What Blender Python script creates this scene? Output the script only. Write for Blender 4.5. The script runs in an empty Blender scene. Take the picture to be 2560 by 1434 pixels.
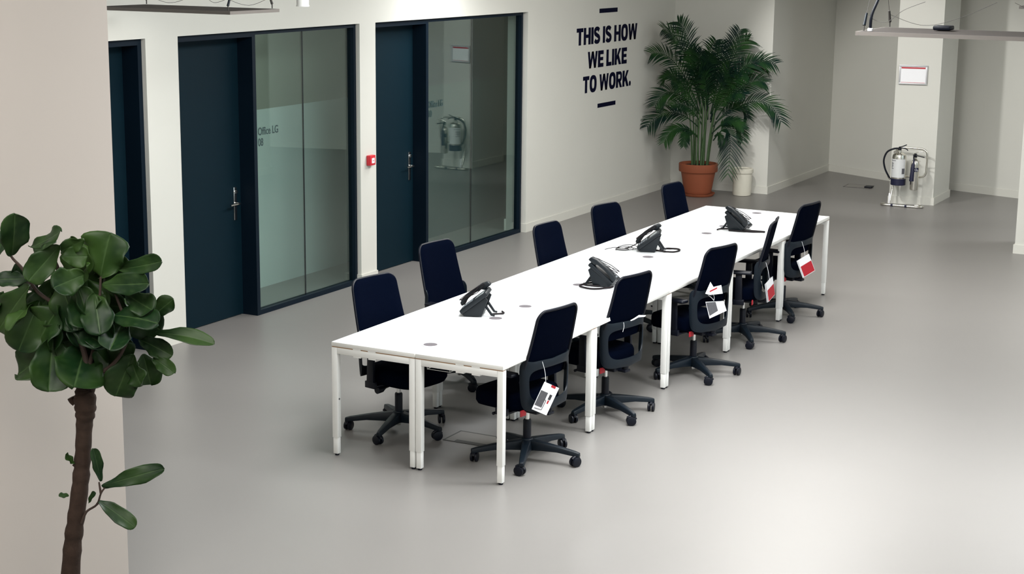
import bpy, bmesh, math, random
from mathutils import Vector, Matrix
random.seed(7)
PI = math.pi
SC = bpy.context.scene
COL = SC.collection

# ------------------------------------------------------------------ camera
cam_d = bpy.data.cameras.new('camera'); cam = bpy.data.objects.new('camera', cam_d); COL.objects.link(cam)
cam.location = (5.69552, -8.38501, 3.20398)
YAW, PITCH, ROLL, FPX = 0.485276, 0.205745, 0.0107289, 4143.02
_fw = Vector((-math.sin(YAW)*math.cos(PITCH), math.cos(YAW)*math.cos(PITCH), -math.sin(PITCH)))
_rt = Vector((math.cos(YAW), math.sin(YAW), 0)); _up = _rt.cross(_fw)
_r2 = _rt*math.cos(ROLL)+_up*math.sin(ROLL); _u2 = -_rt*math.sin(ROLL)+_up*math.cos(ROLL)
M3 = Matrix((_r2, _u2, -_fw)).transposed()
cam.rotation_euler = M3.to_euler()
cam_d.sensor_width = 36; cam_d.lens = 36*FPX/2560
cam_d.clip_end = 100
SC.camera = cam

# ------------------------------------------------------------------ world, light, exposure
SC.view_settings.view_transform = 'Standard'; SC.view_settings.look = 'None'
SC.view_settings.gamma = 1; SC.view_settings.use_curve_mapping = False
SC.view_settings.exposure = 0.25
w = bpy.data.worlds.new('world'); SC.world = w; w.use_nodes = True
w.node_tree.nodes['Background'].inputs[0].default_value = (0.80, 0.88, 1.0, 1)
w.node_tree.nodes['Background'].inputs[1].default_value = 1.0
LAMP_W = 34.0; CEIL = 4.1

def area(name, loc, rot, sx, sy, power, color, parent=None):
    l = bpy.data.lights.new(name, 'AREA'); l.shape = 'RECTANGLE'; l.size = sx; l.size_y = sy
    l.energy = power; l.color = color
    o = bpy.data.objects.new(name, l); COL.objects.link(o); o.location = loc; o.rotation_euler = rot
    if parent: o.parent = parent
    return o
# daylight entering through the window band of the right wall
area('daylight', (8.9, 2.0, 2.5), (0, math.radians(65), 0), 2.0, 15.0, 60, (0.82, 0.90, 1.0))
# added luminous panels, out of view, lighting hall and desks from above
FILL_PANELS = [(1.8, -5.5, 2.4, 3.0, 78), (5.0, -5.5, 2.4, 3.0, 15), (1.3, 1.5, 1.3, 3.2, 128), (0.9, 6.6, 1.3, 3.2, 135), (2.3, -0.2, 1.3, 2.6, 130)]
for x, y, sx, sy, pw in FILL_PANELS: area('fill_panel_light', (x, y, CEIL-0.06), (0, 0, 0), sx, sy, pw, (0.93, 0.975, 1.0) if 0 < y + 1 < 3 else (1.0, 0.985, 0.96))

# ------------------------------------------------------------------ materials
def mat(name, col, rough=0.5, metal=0.0, noise=0.0, scale=20.0, spec=0.5, bump=0.0, coat=0.0, coord='Object', emit=None):
    m = bpy.data.materials.new(name); m.use_nodes = True
    nt = m.node_tree; b = nt.nodes['Principled BSDF']
    b.inputs['Roughness'].default_value = rough; b.inputs['Metallic'].default_value = metal
    b.inputs['Specular IOR Level'].default_value = spec
    b.inputs['Coat Weight'].default_value = coat
    tc = nt.nodes.new('ShaderNodeTexCoord'); nz = nt.nodes.new('ShaderNodeTexNoise')
    nz.inputs['Scale'].default_value = scale; nz.inputs['Detail'].default_value = 4
    nt.links.new(tc.outputs[coord], nz.inputs['Vector'])
    mx = nt.nodes.new('ShaderNodeMix'); mx.data_type = 'RGBA'
    k = 1-noise; k2 = 1+noise
    mx.inputs[6].default_value = (col[0]*k, col[1]*k, col[2]*k, 1); mx.inputs[7].default_value = (min(1, col[0]*k2), min(1, col[1]*k2), min(1, col[2]*k2), 1)
    nt.links.new(nz.outputs['Fac'], mx.inputs[0]); nt.links.new(mx.outputs[2], b.inputs['Base Color'])
    if bump:
        bp = nt.nodes.new('ShaderNodeBump'); bp.inputs['Strength'].default_value = bump; bp.inputs['Distance'].default_value = 0.01
        nt.links.new(nz.outputs['Fac'], bp.inputs['Height']); nt.links.new(bp.outputs['Normal'], b.inputs['Normal'])
    if emit:
        b.inputs['Emission Color'].default_value = (*emit[0], 1); b.inputs['Emission Strength'].default_value = emit[1]
    return m

M = {}
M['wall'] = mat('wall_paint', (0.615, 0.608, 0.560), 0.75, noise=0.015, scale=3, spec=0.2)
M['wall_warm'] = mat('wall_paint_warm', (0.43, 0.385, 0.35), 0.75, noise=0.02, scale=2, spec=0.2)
M['ceiling'] = mat('ceiling_paint', (0.62, 0.60, 0.55), 0.9, noise=0.01)
M['office_wall'] = mat('office_wall_paint', (0.50, 0.56, 0.53), 0.8, noise=0.02, scale=3, spec=0.2)
M['office_olive'] = mat('office_upper_panel_olive', (0.20, 0.21, 0.17), 0.7, noise=0.02)
M['office_dim_teal'] = mat('office_dim_teal_wall', (0.040, 0.066, 0.070), 0.8, noise=0.02, scale=3, spec=0.2)  # farther office is unlit; that dimness is put into its wall colour
M['office_dark'] = mat('office_dim_upper', (0.006, 0.014, 0.03), 0.6, noise=0.05)  # upper wall of the unlit office, its darkness put into the colour
M['skirting'] = mat('skirting_paint', (0.63, 0.62, 0.565), 0.55, noise=0.01)
M['floor'] = mat('vinyl_floor', (0.205, 0.195, 0.186), 0.36, noise=0.03, scale=1.5, spec=0.5)
M['door'] = mat('door_paint', (0.0010, 0.0110, 0.0185), 0.6, noise=0.08, scale=6, spec=0.14)
M['frame'] = mat('door_frame_paint', (0.0010, 0.0070, 0.0150), 0.55, noise=0.05, spec=0.18)
M['white'] = mat('white_laminate', (0.66, 0.675, 0.685), 0.45, noise=0.01, scale=4)
M['white_metal'] = mat('white_powder_coat', (0.86, 0.855, 0.825), 0.4, noise=0.01)
M['edge'] = mat('tabletop_edge_band', (0.80, 0.79, 0.75), 0.5, noise=0.01)
M['chip'] = mat('spacer_board', (0.34, 0.20, 0.11), 0.8, noise=0.05)
M['black_plastic'] = mat('black_plastic', (0.0016, 0.0028, 0.008), 0.45, noise=0.1, scale=40, spec=0.28)
M['grey_plastic'] = mat('dark_grey_plastic', (0.0028, 0.0070, 0.0125), 0.45, noise=0.1, scale=40, spec=0.28)
M['fabric'] = mat('navy_black_fabric', (0.0006, 0.0017, 0.0065), 0.95, noise=0.25, scale=220, spec=0.02, bump=0.15)
M['mesh'] = mat('black_mesh_fabric', (0.0022, 0.0032, 0.010), 0.85, noise=0.3, scale=300, spec=0.15, bump=0.15)
M['chrome'] = mat('chrome', (0.72, 0.72, 0.70), 0.18, 1.0, noise=0.02)
M['steel'] = mat('polished_steel', (0.70, 0.68, 0.62), 0.24, 1.0, noise=0.03, scale=8)
M['red'] = mat('red_label', (0.42, 0.009, 0.020), 0.5, noise=0.05)
M['paper'] = mat('white_paper', (0.84, 0.84, 0.86), 0.7, noise=0.01)
M['print_grey'] = mat('grey_print', (0.09, 0.09, 0.10), 0.7, noise=0.3, scale=60)
M['print_dark'] = mat('dark_print', (0.03, 0.03, 0.035), 0.7, noise=0.1)
M['string'] = mat('white_string', (0.75, 0.76, 0.78), 0.8, noise=0.02)
M['ink'] = mat('navy_vinyl_letter', (0.0015, 0.002, 0.016), 0.7, noise=0.03, spec=0.08)
M['glass_ink'] = mat('dark_vinyl_letter', (0.02, 0.045, 0.045), 0.6, noise=0.03)
M['terracotta'] = mat('terracotta', (0.27, 0.070, 0.028), 0.7, noise=0.10, scale=6, bump=0.05)
M['soil'] = mat('potting_soil', (0.018, 0.013, 0.010), 0.95, noise=0.5, scale=60, bump=0.6)
M['bin'] = mat('cream_plastic', (0.70, 0.67, 0.57), 0.45, noise=0.02)
M['bark'] = mat('brown_bark', (0.030, 0.0175, 0.012), 0.85, noise=0.65, scale=18, spec=0.25, bump=0.8)
M['twig'] = mat('brown_twig', (0.035, 0.020, 0.014), 0.8, noise=0.3, scale=40)
M['palm_stem'] = mat('palm_cane', (0.045, 0.095, 0.03), 0.55, noise=0.3, scale=30)
M['alarm_red'] = mat('alarm_red_plastic', (0.60, 0.02, 0.035), 0.35, noise=0.03)
M['phone'] = mat('phone_body_plastic', (0.0055, 0.0085, 0.0115), 0.45, noise=0.1, scale=60, spec=0.3)
M['phone_key'] = mat('phone_key_plastic', (0.16, 0.18, 0.20), 0.45, noise=0.05)
M['phone_screen'] = mat('phone_screen', (0.30, 0.33, 0.34), 0.15, noise=0.05)
M['cord'] = mat('phone_cord', (0.010, 0.007, 0.008), 0.7, noise=0.15, scale=80, spec=0.15)
M['grommet'] = mat('grey_brush_grommet', (0.10, 0.088, 0.097), 0.8, noise=0.35, scale=200)
M['grommet_ring'] = mat('grommet_ring', (0.50, 0.50, 0.52), 0.35, noise=0.02)
M['lamp_top'] = mat('lamp_top_panel', (0.022, 0.0145, 0.0105), 0.85, noise=0.12, scale=12)
M['lamp_edge'] = mat('lamp_frame_aluminium', (0.17, 0.15, 0.135), 0.55, 0.0, noise=0.03)
M['diffuser'] = mat('lamp_diffuser', (0.9, 0.9, 0.88), 0.6, noise=0.01, emit=((1.0, 0.95, 0.87), 3.0))
M['wire'] = mat('steel_wire', (0.05, 0.045, 0.04), 0.7, 0.0, noise=0.05)
M['notice_frame'] = mat('silver_frame', (0.52, 0.52, 0.53), 0.35, 0.3, noise=0.02)
M['label'] = mat('extinguisher_label', (0.62, 0.63, 0.63), 0.5, noise=0.03)
M['navy_plastic'] = mat('navy_plastic', (0.004, 0.005, 0.03), 0.5, noise=0.05)
M['hatch'] = mat('floor_box_lid', (0.235, 0.222, 0.205), 0.45, noise=0.03)
M['hatch_frame'] = mat('floor_box_frame', (0.055, 0.055, 0.052), 0.5, noise=0.05)

def leaf_mat(name, c1, c2, vein, rough, nv):
    m = bpy.data.materials.new(name); m.use_nodes = True; nt = m.node_tree; b = nt.nodes['Principled BSDF']
    b.inputs['Roughness'].default_value = rough; b.inputs['Specular IOR Level'].default_value = 0.22
    tc = nt.nodes.new('ShaderNodeTexCoord'); nz = nt.nodes.new('ShaderNodeTexNoise'); nz.inputs['Scale'].default_value = 4.5
    nt.links.new(tc.outputs['Object'], nz.inputs['Vector'])
    mx = nt.nodes.new('ShaderNodeMix'); mx.data_type = 'RGBA'
    mx.inputs[6].default_value = (*c1, 1); mx.inputs[7].default_value = (*c2, 1)
    rp = nt.nodes.new('ShaderNodeMapRange'); rp.inputs[1].default_value = 0.38; rp.inputs[2].default_value = 0.68
    nt.links.new(nz.outputs['Fac'], rp.inputs[0]); nt.links.new(rp.outputs[0], mx.inputs[0])
    out = mx.outputs[2]
    if nv:
        at = nt.nodes.new('ShaderNodeAttribute'); at.attribute_name = 'vein'
        m2 = nt.nodes.new('ShaderNodeMix'); m2.data_type = 'RGBA'; m2.inputs[7].default_value = (*vein, 1)
        nt.links.new(at.outputs['Fac'], m2.inputs[0]); nt.links.new(out, m2.inputs[6]); out = m2.outputs[2]
    nt.links.new(out, b.inputs['Base Color'])
    return m
M['fig_leaf'] = leaf_mat('fig_leaf', (0.0035, 0.018, 0.004), (0.026, 0.058, 0.011), (0.045, 0.085, 0.028), 0.45, True)
M['palm_leaf'] = leaf_mat('palm_leaf', (0.003, 0.017, 0.012), (0.020, 0.064, 0.014), (0, 0, 0), 0.42, False)

def glass_mat():
    m = bpy.data.materials.new('tinted_glass'); m.use_nodes = True; nt = m.node_tree
    for n in list(nt.nodes):
        if n.type != 'OUTPUT_MATERIAL': nt.nodes.remove(n)
    out = [n for n in nt.nodes if n.type == 'OUTPUT_MATERIAL'][0]
    t = nt.nodes.new('ShaderNodeBsdfTransparent'); t.inputs[0].default_value = (0.83, 0.90, 0.885, 1)
    g = nt.nodes.new('ShaderNodeBsdfGlossy'); g.inputs['Roughness'].default_value = 0.0; g.inputs[0].default_value = (0.80, 0.90, 0.86, 1)
    f = nt.nodes.new('ShaderNodeLayerWeight'); f.inputs[0].default_value = 0.5
    pw = nt.nodes.new('ShaderNodeMath'); pw.operation = 'POWER'; pw.inputs[1].default_value = 3.0
    nt.links.new(f.outputs['Facing'], pw.inputs[0])
    mt = nt.nodes.new('ShaderNodeMath'); mt.operation = 'MULTIPLY_ADD'; mt.inputs[1].default_value = 0.9; mt.inputs[2].default_value = 0.05
    nt.links.new(pw.outputs[0], mt.inputs[0])
    x = nt.nodes.new('ShaderNodeMixShader'); nt.links.new(mt.outputs[0], x.inputs[0]); nt.links.new(t.outputs[0], x.inputs[1]); nt.links.new(g.outputs[0], x.inputs[2])
    nt.links.new(x.outputs[0], out.inputs[0]); mt.use_clamp = True
    return m
M['glass'] = glass_mat()

# ------------------------------------------------------------------ mesh helpers
class MB:
    def __init__(s): s.v = []; s.f = []; s.attr = None
    def add(s, vs, fs):
        o = len(s.v); s.v += [tuple(p) for p in vs]; s.f += [tuple(i+o for i in f) for f in fs]; return s
    def box(s, a, b):
        (x0, y0, z0), (x1, y1, z1) = a, b
        return s.add([(x0,y0,z0),(x1,y0,z0),(x1,y1,z0),(x0,y1,z0),(x0,y0,z1),(x1,y0,z1),(x1,y1,z1),(x0,y1,z1)],
                     [(0,3,2,1),(4,5,6,7),(0,1,5,4),(1,2,6,5),(2,3,7,6),(3,0,4,7)])
    def prism(s, pts, axis, a, b):
        # closed outline pts (2D) extruded along an axis between a and b
        n = len(pts)
        def P(p, h): return {'x': (h, p[0], p[1]), 'y': (p[0], h, p[1]), 'z': (p[0], p[1], h)}[axis]
        vs = [P(p, a) for p in pts]+[P(p, b) for p in pts]
        return s.add(vs, [tuple(range(n))[::-1], tuple(range(n, 2*n))]+[(i, (i+1) % n, n+(i+1) % n, n+i) for i in range(n)])
    def tube(s, path, r, n=8, closed=False, cap=True):
        P = [Vector(p) for p in path]; m = len(P)
        R = r if isinstance(r, (list, tuple)) else [r]*m
        T = []
        for i in range(m):
            a = P[(i-1) % m] if (closed or i > 0) else P[i]; b = P[(i+1) % m] if (closed or i < m-1) else P[i]
            t = (b-a); T.append(t.normalized() if t.length > 1e-9 else Vector((0, 0, 1)))
        nrm = T[0].orthogonal().normalized(); vs = []
        for i in range(m):
            nrm = (nrm-T[i]*nrm.dot(T[i]));  nrm = nrm.normalized() if nrm.length > 1e-6 else T[i].orthogonal().normalized()
            bn = T[i].cross(nrm)
            for k in range(n):
                a = 2*PI*k/n; vs.append(P[i]+(nrm*math.cos(a)+bn*math.sin(a))*R[i])
        fs = []
        for i in range(m if closed else m-1):
            j = (i+1) % m
            for k in range(n): fs.append((i*n+k, i*n+(k+1) % n, j*n+(k+1) % n, j*n+k))
        if cap and not closed: fs += [tuple(range(n))[::-1], tuple(range((m-1)*n, m*n))]
        return s.add(vs, fs)
    def lathe(s, prof, n=32, c=(0, 0, 0)):
        m = len(prof); vs = []
        for r, z in prof:
            for k in range(n): vs.append((c[0]+r*math.cos(2*PI*k/n), c[1]+r*math.sin(2*PI*k/n), c[2]+z))
        fs = [(i*n+k, i*n+(k+1) % n, (i+1)*n+(k+1) % n, (i+1)*n+k) for i in range(m-1) for k in range(n)]
        fs += [tuple(range(n))[::-1], tuple(range((m-1)*n, m*n))]
        return s.add(vs, fs)
    def cyl(s, a, b, r, n=20): return s.tube([a, b], r, n)
    def xf(s, mtx):
        s.v = [tuple(mtx @ Vector(p)) for p in s.v]; return s
    def build(s, name, m, parent=None, bevel=0.0, seg=2, smooth=True, ang=35, subsurf=0):
        me = bpy.data.meshes.new(name); me.from_pydata(s.v, [], s.f)
        bm = bmesh.new(); bm.from_mesh(me)
        bmesh.ops.recalc_face_normals(bm, faces=bm.faces)
        if bevel:
            es = [e for e in bm.edges if e.is_manifold and e.calc_face_angle(0) > math.radians(30)]
            bmesh.ops.bevel(bm, geom=es, offset=bevel, segments=seg, profile=0.5, affect='EDGES')
        bm.to_mesh(me); bm.free()
        if s.attr:
            at = me.attributes.new('vein', 'FLOAT', 'POINT')
            for i, a in enumerate(s.attr): at.data[i].value = a
        if smooth:
            me.shade_smooth()
            me.set_sharp_from_angle(angle=math.radians(ang))
        me.materials.append(m)
        o = bpy.data.objects.new(name, me); COL.objects.link(o)
        if parent: o.parent = parent
        if subsurf:
            sb = o.modifiers.new('subsurf', 'SUBSURF'); sb.levels = subsurf; sb.render_levels = subsurf
        return o

def tag(o, label=None, cat=None, group=None, kind=None):
    if label: o['label'] = label
    if cat: o['category'] = cat
    if group: o['group'] = group
    if kind: o['kind'] = kind
    return o
def empty(name, loc, rz=0.0):
    o = bpy.data.objects.new(name, None); COL.objects.link(o); o.location = loc; o.rotation_euler = (0, 0, rz)
    o.empty_display_size = 0.1; return o
def struct(o): o['kind'] = 'structure'; return o
def copy_tree(o, parent=None):
    c = o.copy(); COL.objects.link(c)
    if parent: c.parent = parent
    for ch in list(o.children): copy_tree(ch, c)
    return c
def bez(a, b, c, t):
    return Vector(a)*(1-t)**2+Vector(b)*2*t*(1-t)+Vector(c)*t*t
def smooth_path(pts, n=6):
    P = [Vector(p) for p in pts]; out = []
    for i in range(len(P)-1):
        p0 = P[max(i-1, 0)]; p1 = P[i]; p2 = P[i+1]; p3 = P[min(i+2, len(P)-1)]
        for k in range(n):
            t = k/n
            out.append(0.5*((2*p1)+(p2-p0)*t+(2*p0-5*p1+4*p2-p3)*t*t+(3*p1-p0-3*p2+p3)*t**3))
    out.append(P[-1]); return out
def text_mesh(body, size, bold=0.0, sx=1.0):
    cu = bpy.data.curves.new('text', 'FONT'); cu.body = body; cu.size = size; cu.offset = bold; cu.extrude = 0.0008
    o = bpy.data.objects.new('text', cu); COL.objects.link(o)
    dg = bpy.context.evaluated_depsgraph_get(); dg.update()
    me = bpy.data.meshes.new_from_object(o.evaluated_get(dg))
    bpy.data.objects.remove(o); bpy.data.curves.remove(cu)
    for v in me.vertices: v.co.x *= sx
    return me

# ------------------------------------------------------------------ room shell
CEIL = 4.1; XW = -2.75; XB = -3.0
struct(MB().box((-6, -11, -0.1), (10, 17, 0)).build('floor', M['floor'], smooth=False))
struct(MB().box((-6, -11, CEIL), (10, 17, CEIL+0.1)).build('ceiling', M['ceiling'], smooth=False))
HD = 2.445
wl = MB()
D0 = (0.42, 1.585); D1 = (1.97, 4.57); D2 = (4.84, 7.94)
segs = [(-11, D0[0]), (D0[1], D1[0]), (D1[1], D2[0]), (D2[1], 12.15)]
for a, b in segs: wl.box((XB if abs(a-D1[1]) > 0.01 else -2.885, a, 0), (XW, b, HD))
wl.box((XB, -11, HD), (XW, 12.15, CEIL))
struct(wl.build('wall_left', M['wall'], smooth=False))
struct(MB().box((-3.0, 12.15, 0), (-1.385, 16, CEIL)).build('wall_nib', M['wall'], smooth=False))
bk = MB()
bk.prism([(-1.42, 14.83), (0.17, 13.985), (2.7, 13.19), (9.2, 11.4), (9.2, 16.5), (-1.42, 16.5)], 'z', 0, CEIL)
struct(bk.build('wall_back', M['wall'], smooth=False))
# right wall with a window band
rw = MB(); rw.box((9.1, -11, 0), (9.3, 16.5, 0.9)); rw.box((9.1, -11, 3.4), (9.3, 16.5, CEIL))
for k in range(7): rw.box((9.1, -11+k*4.4, 0.9), (9.3, -11+k*4.4+0.6, 3.4))
struct(rw.build('wall_right', M['wall'], smooth=False))
for k in range(6):
    y0 = -10.4+k*4.4; y1 = y0+3.8
    f = MB()
    f.box((9.12, y0, 0.9), (9.2, y0+0.06, 3.4)).box((9.12, y1-0.06, 0.9), (9.2, y1, 3.4)).box((9.12, y0, 0.9), (9.2, y1, 0.96)).box((9.12, y0, 3.34), (9.2, y1, 3.4)).box((9.13, (y0+y1)/2-0.03, 0.9), (9.19, (y0+y1)/2+0.03, 3.4))
    wd = struct(f.build('window_%d' % (k+3), M['white_metal'], smooth=False))
    MB().box((9.155, y0+0.06, 0.96), (9.165, y1-0.06, 3.34)).build('pane', M['glass'], wd, smooth=False)
struct(MB().box((-6, -11.2, 0), (9.3, -11, CEIL)).build('wall_near', M['wall'], smooth=False))
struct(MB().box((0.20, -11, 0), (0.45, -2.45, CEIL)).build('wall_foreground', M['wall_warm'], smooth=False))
# pillars
struct(MB().prism([(0.205, 12.25), (0.735, 12.36), (0.735, 13.19), (0.205, 13.19)], 'z', 0, CEIL).build('pillar_back', M['wall'], smooth=False))
struct(MB().box((2.318, 9.5, 0), (3.1, 10.3, CEIL)).build('pillar_right', M['wall'], smooth=False))
# skirtings
def skirt(name, pts, h=0.095, t=0.014):
    b = MB()
    for (p, q) in zip(pts[:-1], pts[1:]):
        p = Vector((*p, 0)); q = Vector((*q, 0)); d = (q-p).normalized(); n = Vector((d.y, -d.x, 0))*t
        e = d*t
        P = [p-e*0, q+e*0, q+n+e, p+n-e]
        b.add([tuple(x) for x in P]+[tuple(x+Vector((0, 0, h))) for x in P], [(0,3,2,1),(4,5,6,7),(0,1,5,4),(1,2,6,5),(2,3,7,6),(3,0,4,7)])
    return struct(b.build(name, M['skirting'], smooth=False))
bl = MB()
for a, b in segs: bl.box((XW, a, 0), (XW+0.014, b, 0.095))
for a, b in ((D1[1], D2[0]), (D2[1], 8.2)): bl.box((-2.83, a-0.0, 0), (XW+0.014, a+0.0, 0.095)); bl.box((-2.82, a-0.014, 0), (XW+0.014, a, 0.095))
struct(bl.build('baseboard_left', M['skirting'], smooth=False))
skirt('baseboard_nib', [(-2.75, 12.15), (-1.385, 12.15), (-1.385, 14.81)])
skirt('baseboard_back', [(-1.385, 14.81), (0.17, 13.985), (2.7, 13.19), (9.1, 11.43)])
skirt('baseboard_pillar', [(0.205, 13.19), (0.205, 12.25), (0.735, 12.36), (0.735, 13.19)])
skirt('baseboard_column', [(2.318, 10.3), (2.318, 9.5), (3.1, 9.5), (3.1, 10.3)])
skirt('baseboard_foreground', [(0.45, -11), (0.45, -2.45)][::-1])
# offices behind the glazing
struct(MB().box((-3.62, -1.0, 0), (-3.47, 6.2, 1.665)).build('wall_office', M['office_wall'], smooth=False))
struct(MB().box((-3.62, 6.2, 0), (-3.47, 11.0, 1.665)).build('wall_office_dim', M['office_dim_teal'], smooth=False))
struct(MB().box((-3.62, -1.0, 1.665), (-3.47, 6.2, 2.6)).build('wall_office_upper', M['office_olive'], smooth=False))
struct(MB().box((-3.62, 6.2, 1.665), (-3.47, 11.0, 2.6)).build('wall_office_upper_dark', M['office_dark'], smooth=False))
struct(MB().box((-3.62, -1.0, 2.6), (-3.0, 11.0, 2.66)).build('ceiling_office', M['ceiling'], smooth=False))
pt = MB()
for y in (1.62, -0.9, 10.8): pt.box((-3.47, y, 0), (-3.0, y+0.18, 2.6))
struct(pt.build('wall_partition', M['office_wall'], smooth=False))
ol = empty('office_fill_lamp', (-3.24, 3.1, 2.6)); tag(ol, 'slim ceiling lamp added inside the nearer glazed office to light it', 'ceiling lamp')  # added lamp, itself unseen, to brighten the nearer office
MB().box((-0.06, -1.1, -0.03), (0.06, 1.1, 0.0)).build('housing', M['lamp_edge'], ol, smooth=False)
area('lamp_light', (0, 0, -0.034), (0, 0, 0), 0.10, 2.1, 3, (0.92, 1.0, 0.98), ol)
skirt('baseboard_office', [(-2.986, 8.06), (-2.986, 7.955)], 0.13, 0.03)

# ------------------------------------------------------------------ doors and glazing
XF0, XF1 = -2.90, -2.79           # frame depth
XL = -2.945                        # door leaf face
def door(idx, y0, ymul0, ymul1, handle_y, hinge_full=True):
    leaf = MB().box((XL-0.045, y0+0.045, 0.006), (XL, ymul0, HD-0.05)).build('door_%d' % idx, M['door'], smooth=False); struct(leaf)
    f = MB()
    f.box((XL-0.05, y0, 0), (XF1, y0+0.045, HD)); f.box((XL-0.05, y0, HD-0.05), (XF1, ymul1, HD))
    f.box((XL-0.05, ymul0, 0), (XF1, ymul1, HD-0.05))
    f.build('door_frame', M['frame'], leaf, smooth=False)
    if handle_y:
        h = MB().box((XL, handle_y-0.021, 0.84), (XL+0.010, handle_y+0.021, 1.125)).build('handle_plate', M['chrome'], leaf, bevel=0.004)
        z = 0.985
        MB().tube(smooth_path([(XL, handle_y, z), (XL+0.045, handle_y, z), (XL+0.058, handle_y-0.012, z), (XL+0.058, handle_y-0.13, z)], 5), 0.0095, 10).build('lever', M['chrome'], h)
        MB().cyl((XL+0.005, handle_y, 1.085), (XL+0.028, handle_y, 1.085), 0.013, 14).build('lock_cylinder', M['chrome'], h)
    return leaf
door(1, D0[0], D0[1]-0.045, D0[1], None)
door(2, D1[0], 2.985, 3.03, 2.90)
door(3, D2[0], 5.83, 5.875, 5.755)
def glazing(idx, y0, y1, ys):
    f = MB(); t = 0.035
    f.box((-2.86, y0, 0), (XF1, y1, 0.042)); f.box((-2.86, y0, HD-0.035), (XF1, y1, HD)); f.box((-2.86, y1-t, 0.042), (XF1, y1, HD-0.035))
    o = struct(f.build('window_%d' % idx, M['frame'], smooth=False))
    MB().box((-2.836, y0, 0.042), (-2.826, ys-0.003, HD-0.035)).build('pane', M['glass'], o, smooth=False)
    MB().box((-2.836, ys+0.003, 0.042), (-2.826, y1-t, HD-0.035)).build('pane', M['glass'], o, smooth=False)
    MB().box((-2.837, ys-0.003, 0.042), (-2.825, ys+0.003, HD-0.035)).build('glass_joint', M['grey_plastic'], o, smooth=False)
    return o
glazing(1, 3.03, D1[1]-0.005, 3.765)
glazing(2, 5.875, D2[1]-0.04, 6.82)

def wall_text(name, body, y, z, size, m, sx=1.0, bold=0.0, x=-2.822):
    me = text_mesh(body, size, bold, sx); me.name = name; me.materials.clear(); me.materials.append(m)
    o = bpy.data.objects.new(name, me); COL.objects.link(o)
    # text plane faces +X, reading along +Y
    o.matrix_world = Matrix(((0, 0, 1, x), (1, 0, 0, y), (0, 1, 0, z), (0, 0, 0, 1)))
    return o
for body, y, z, lab in (('Office LG\n08', 3.085, 1.555, 'dark lettering on the glass beside the nearer navy door'),
                   ('Office LG\n10', 5.925, 1.555, 'dark lettering on the glass beside the farther navy door')):
    tag(wall_text('door_lettering', body, y, z, 0.093, M['glass_ink'], 0.80, 0.0012), lab, 'sign', 'lettering on the office glass')

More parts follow.
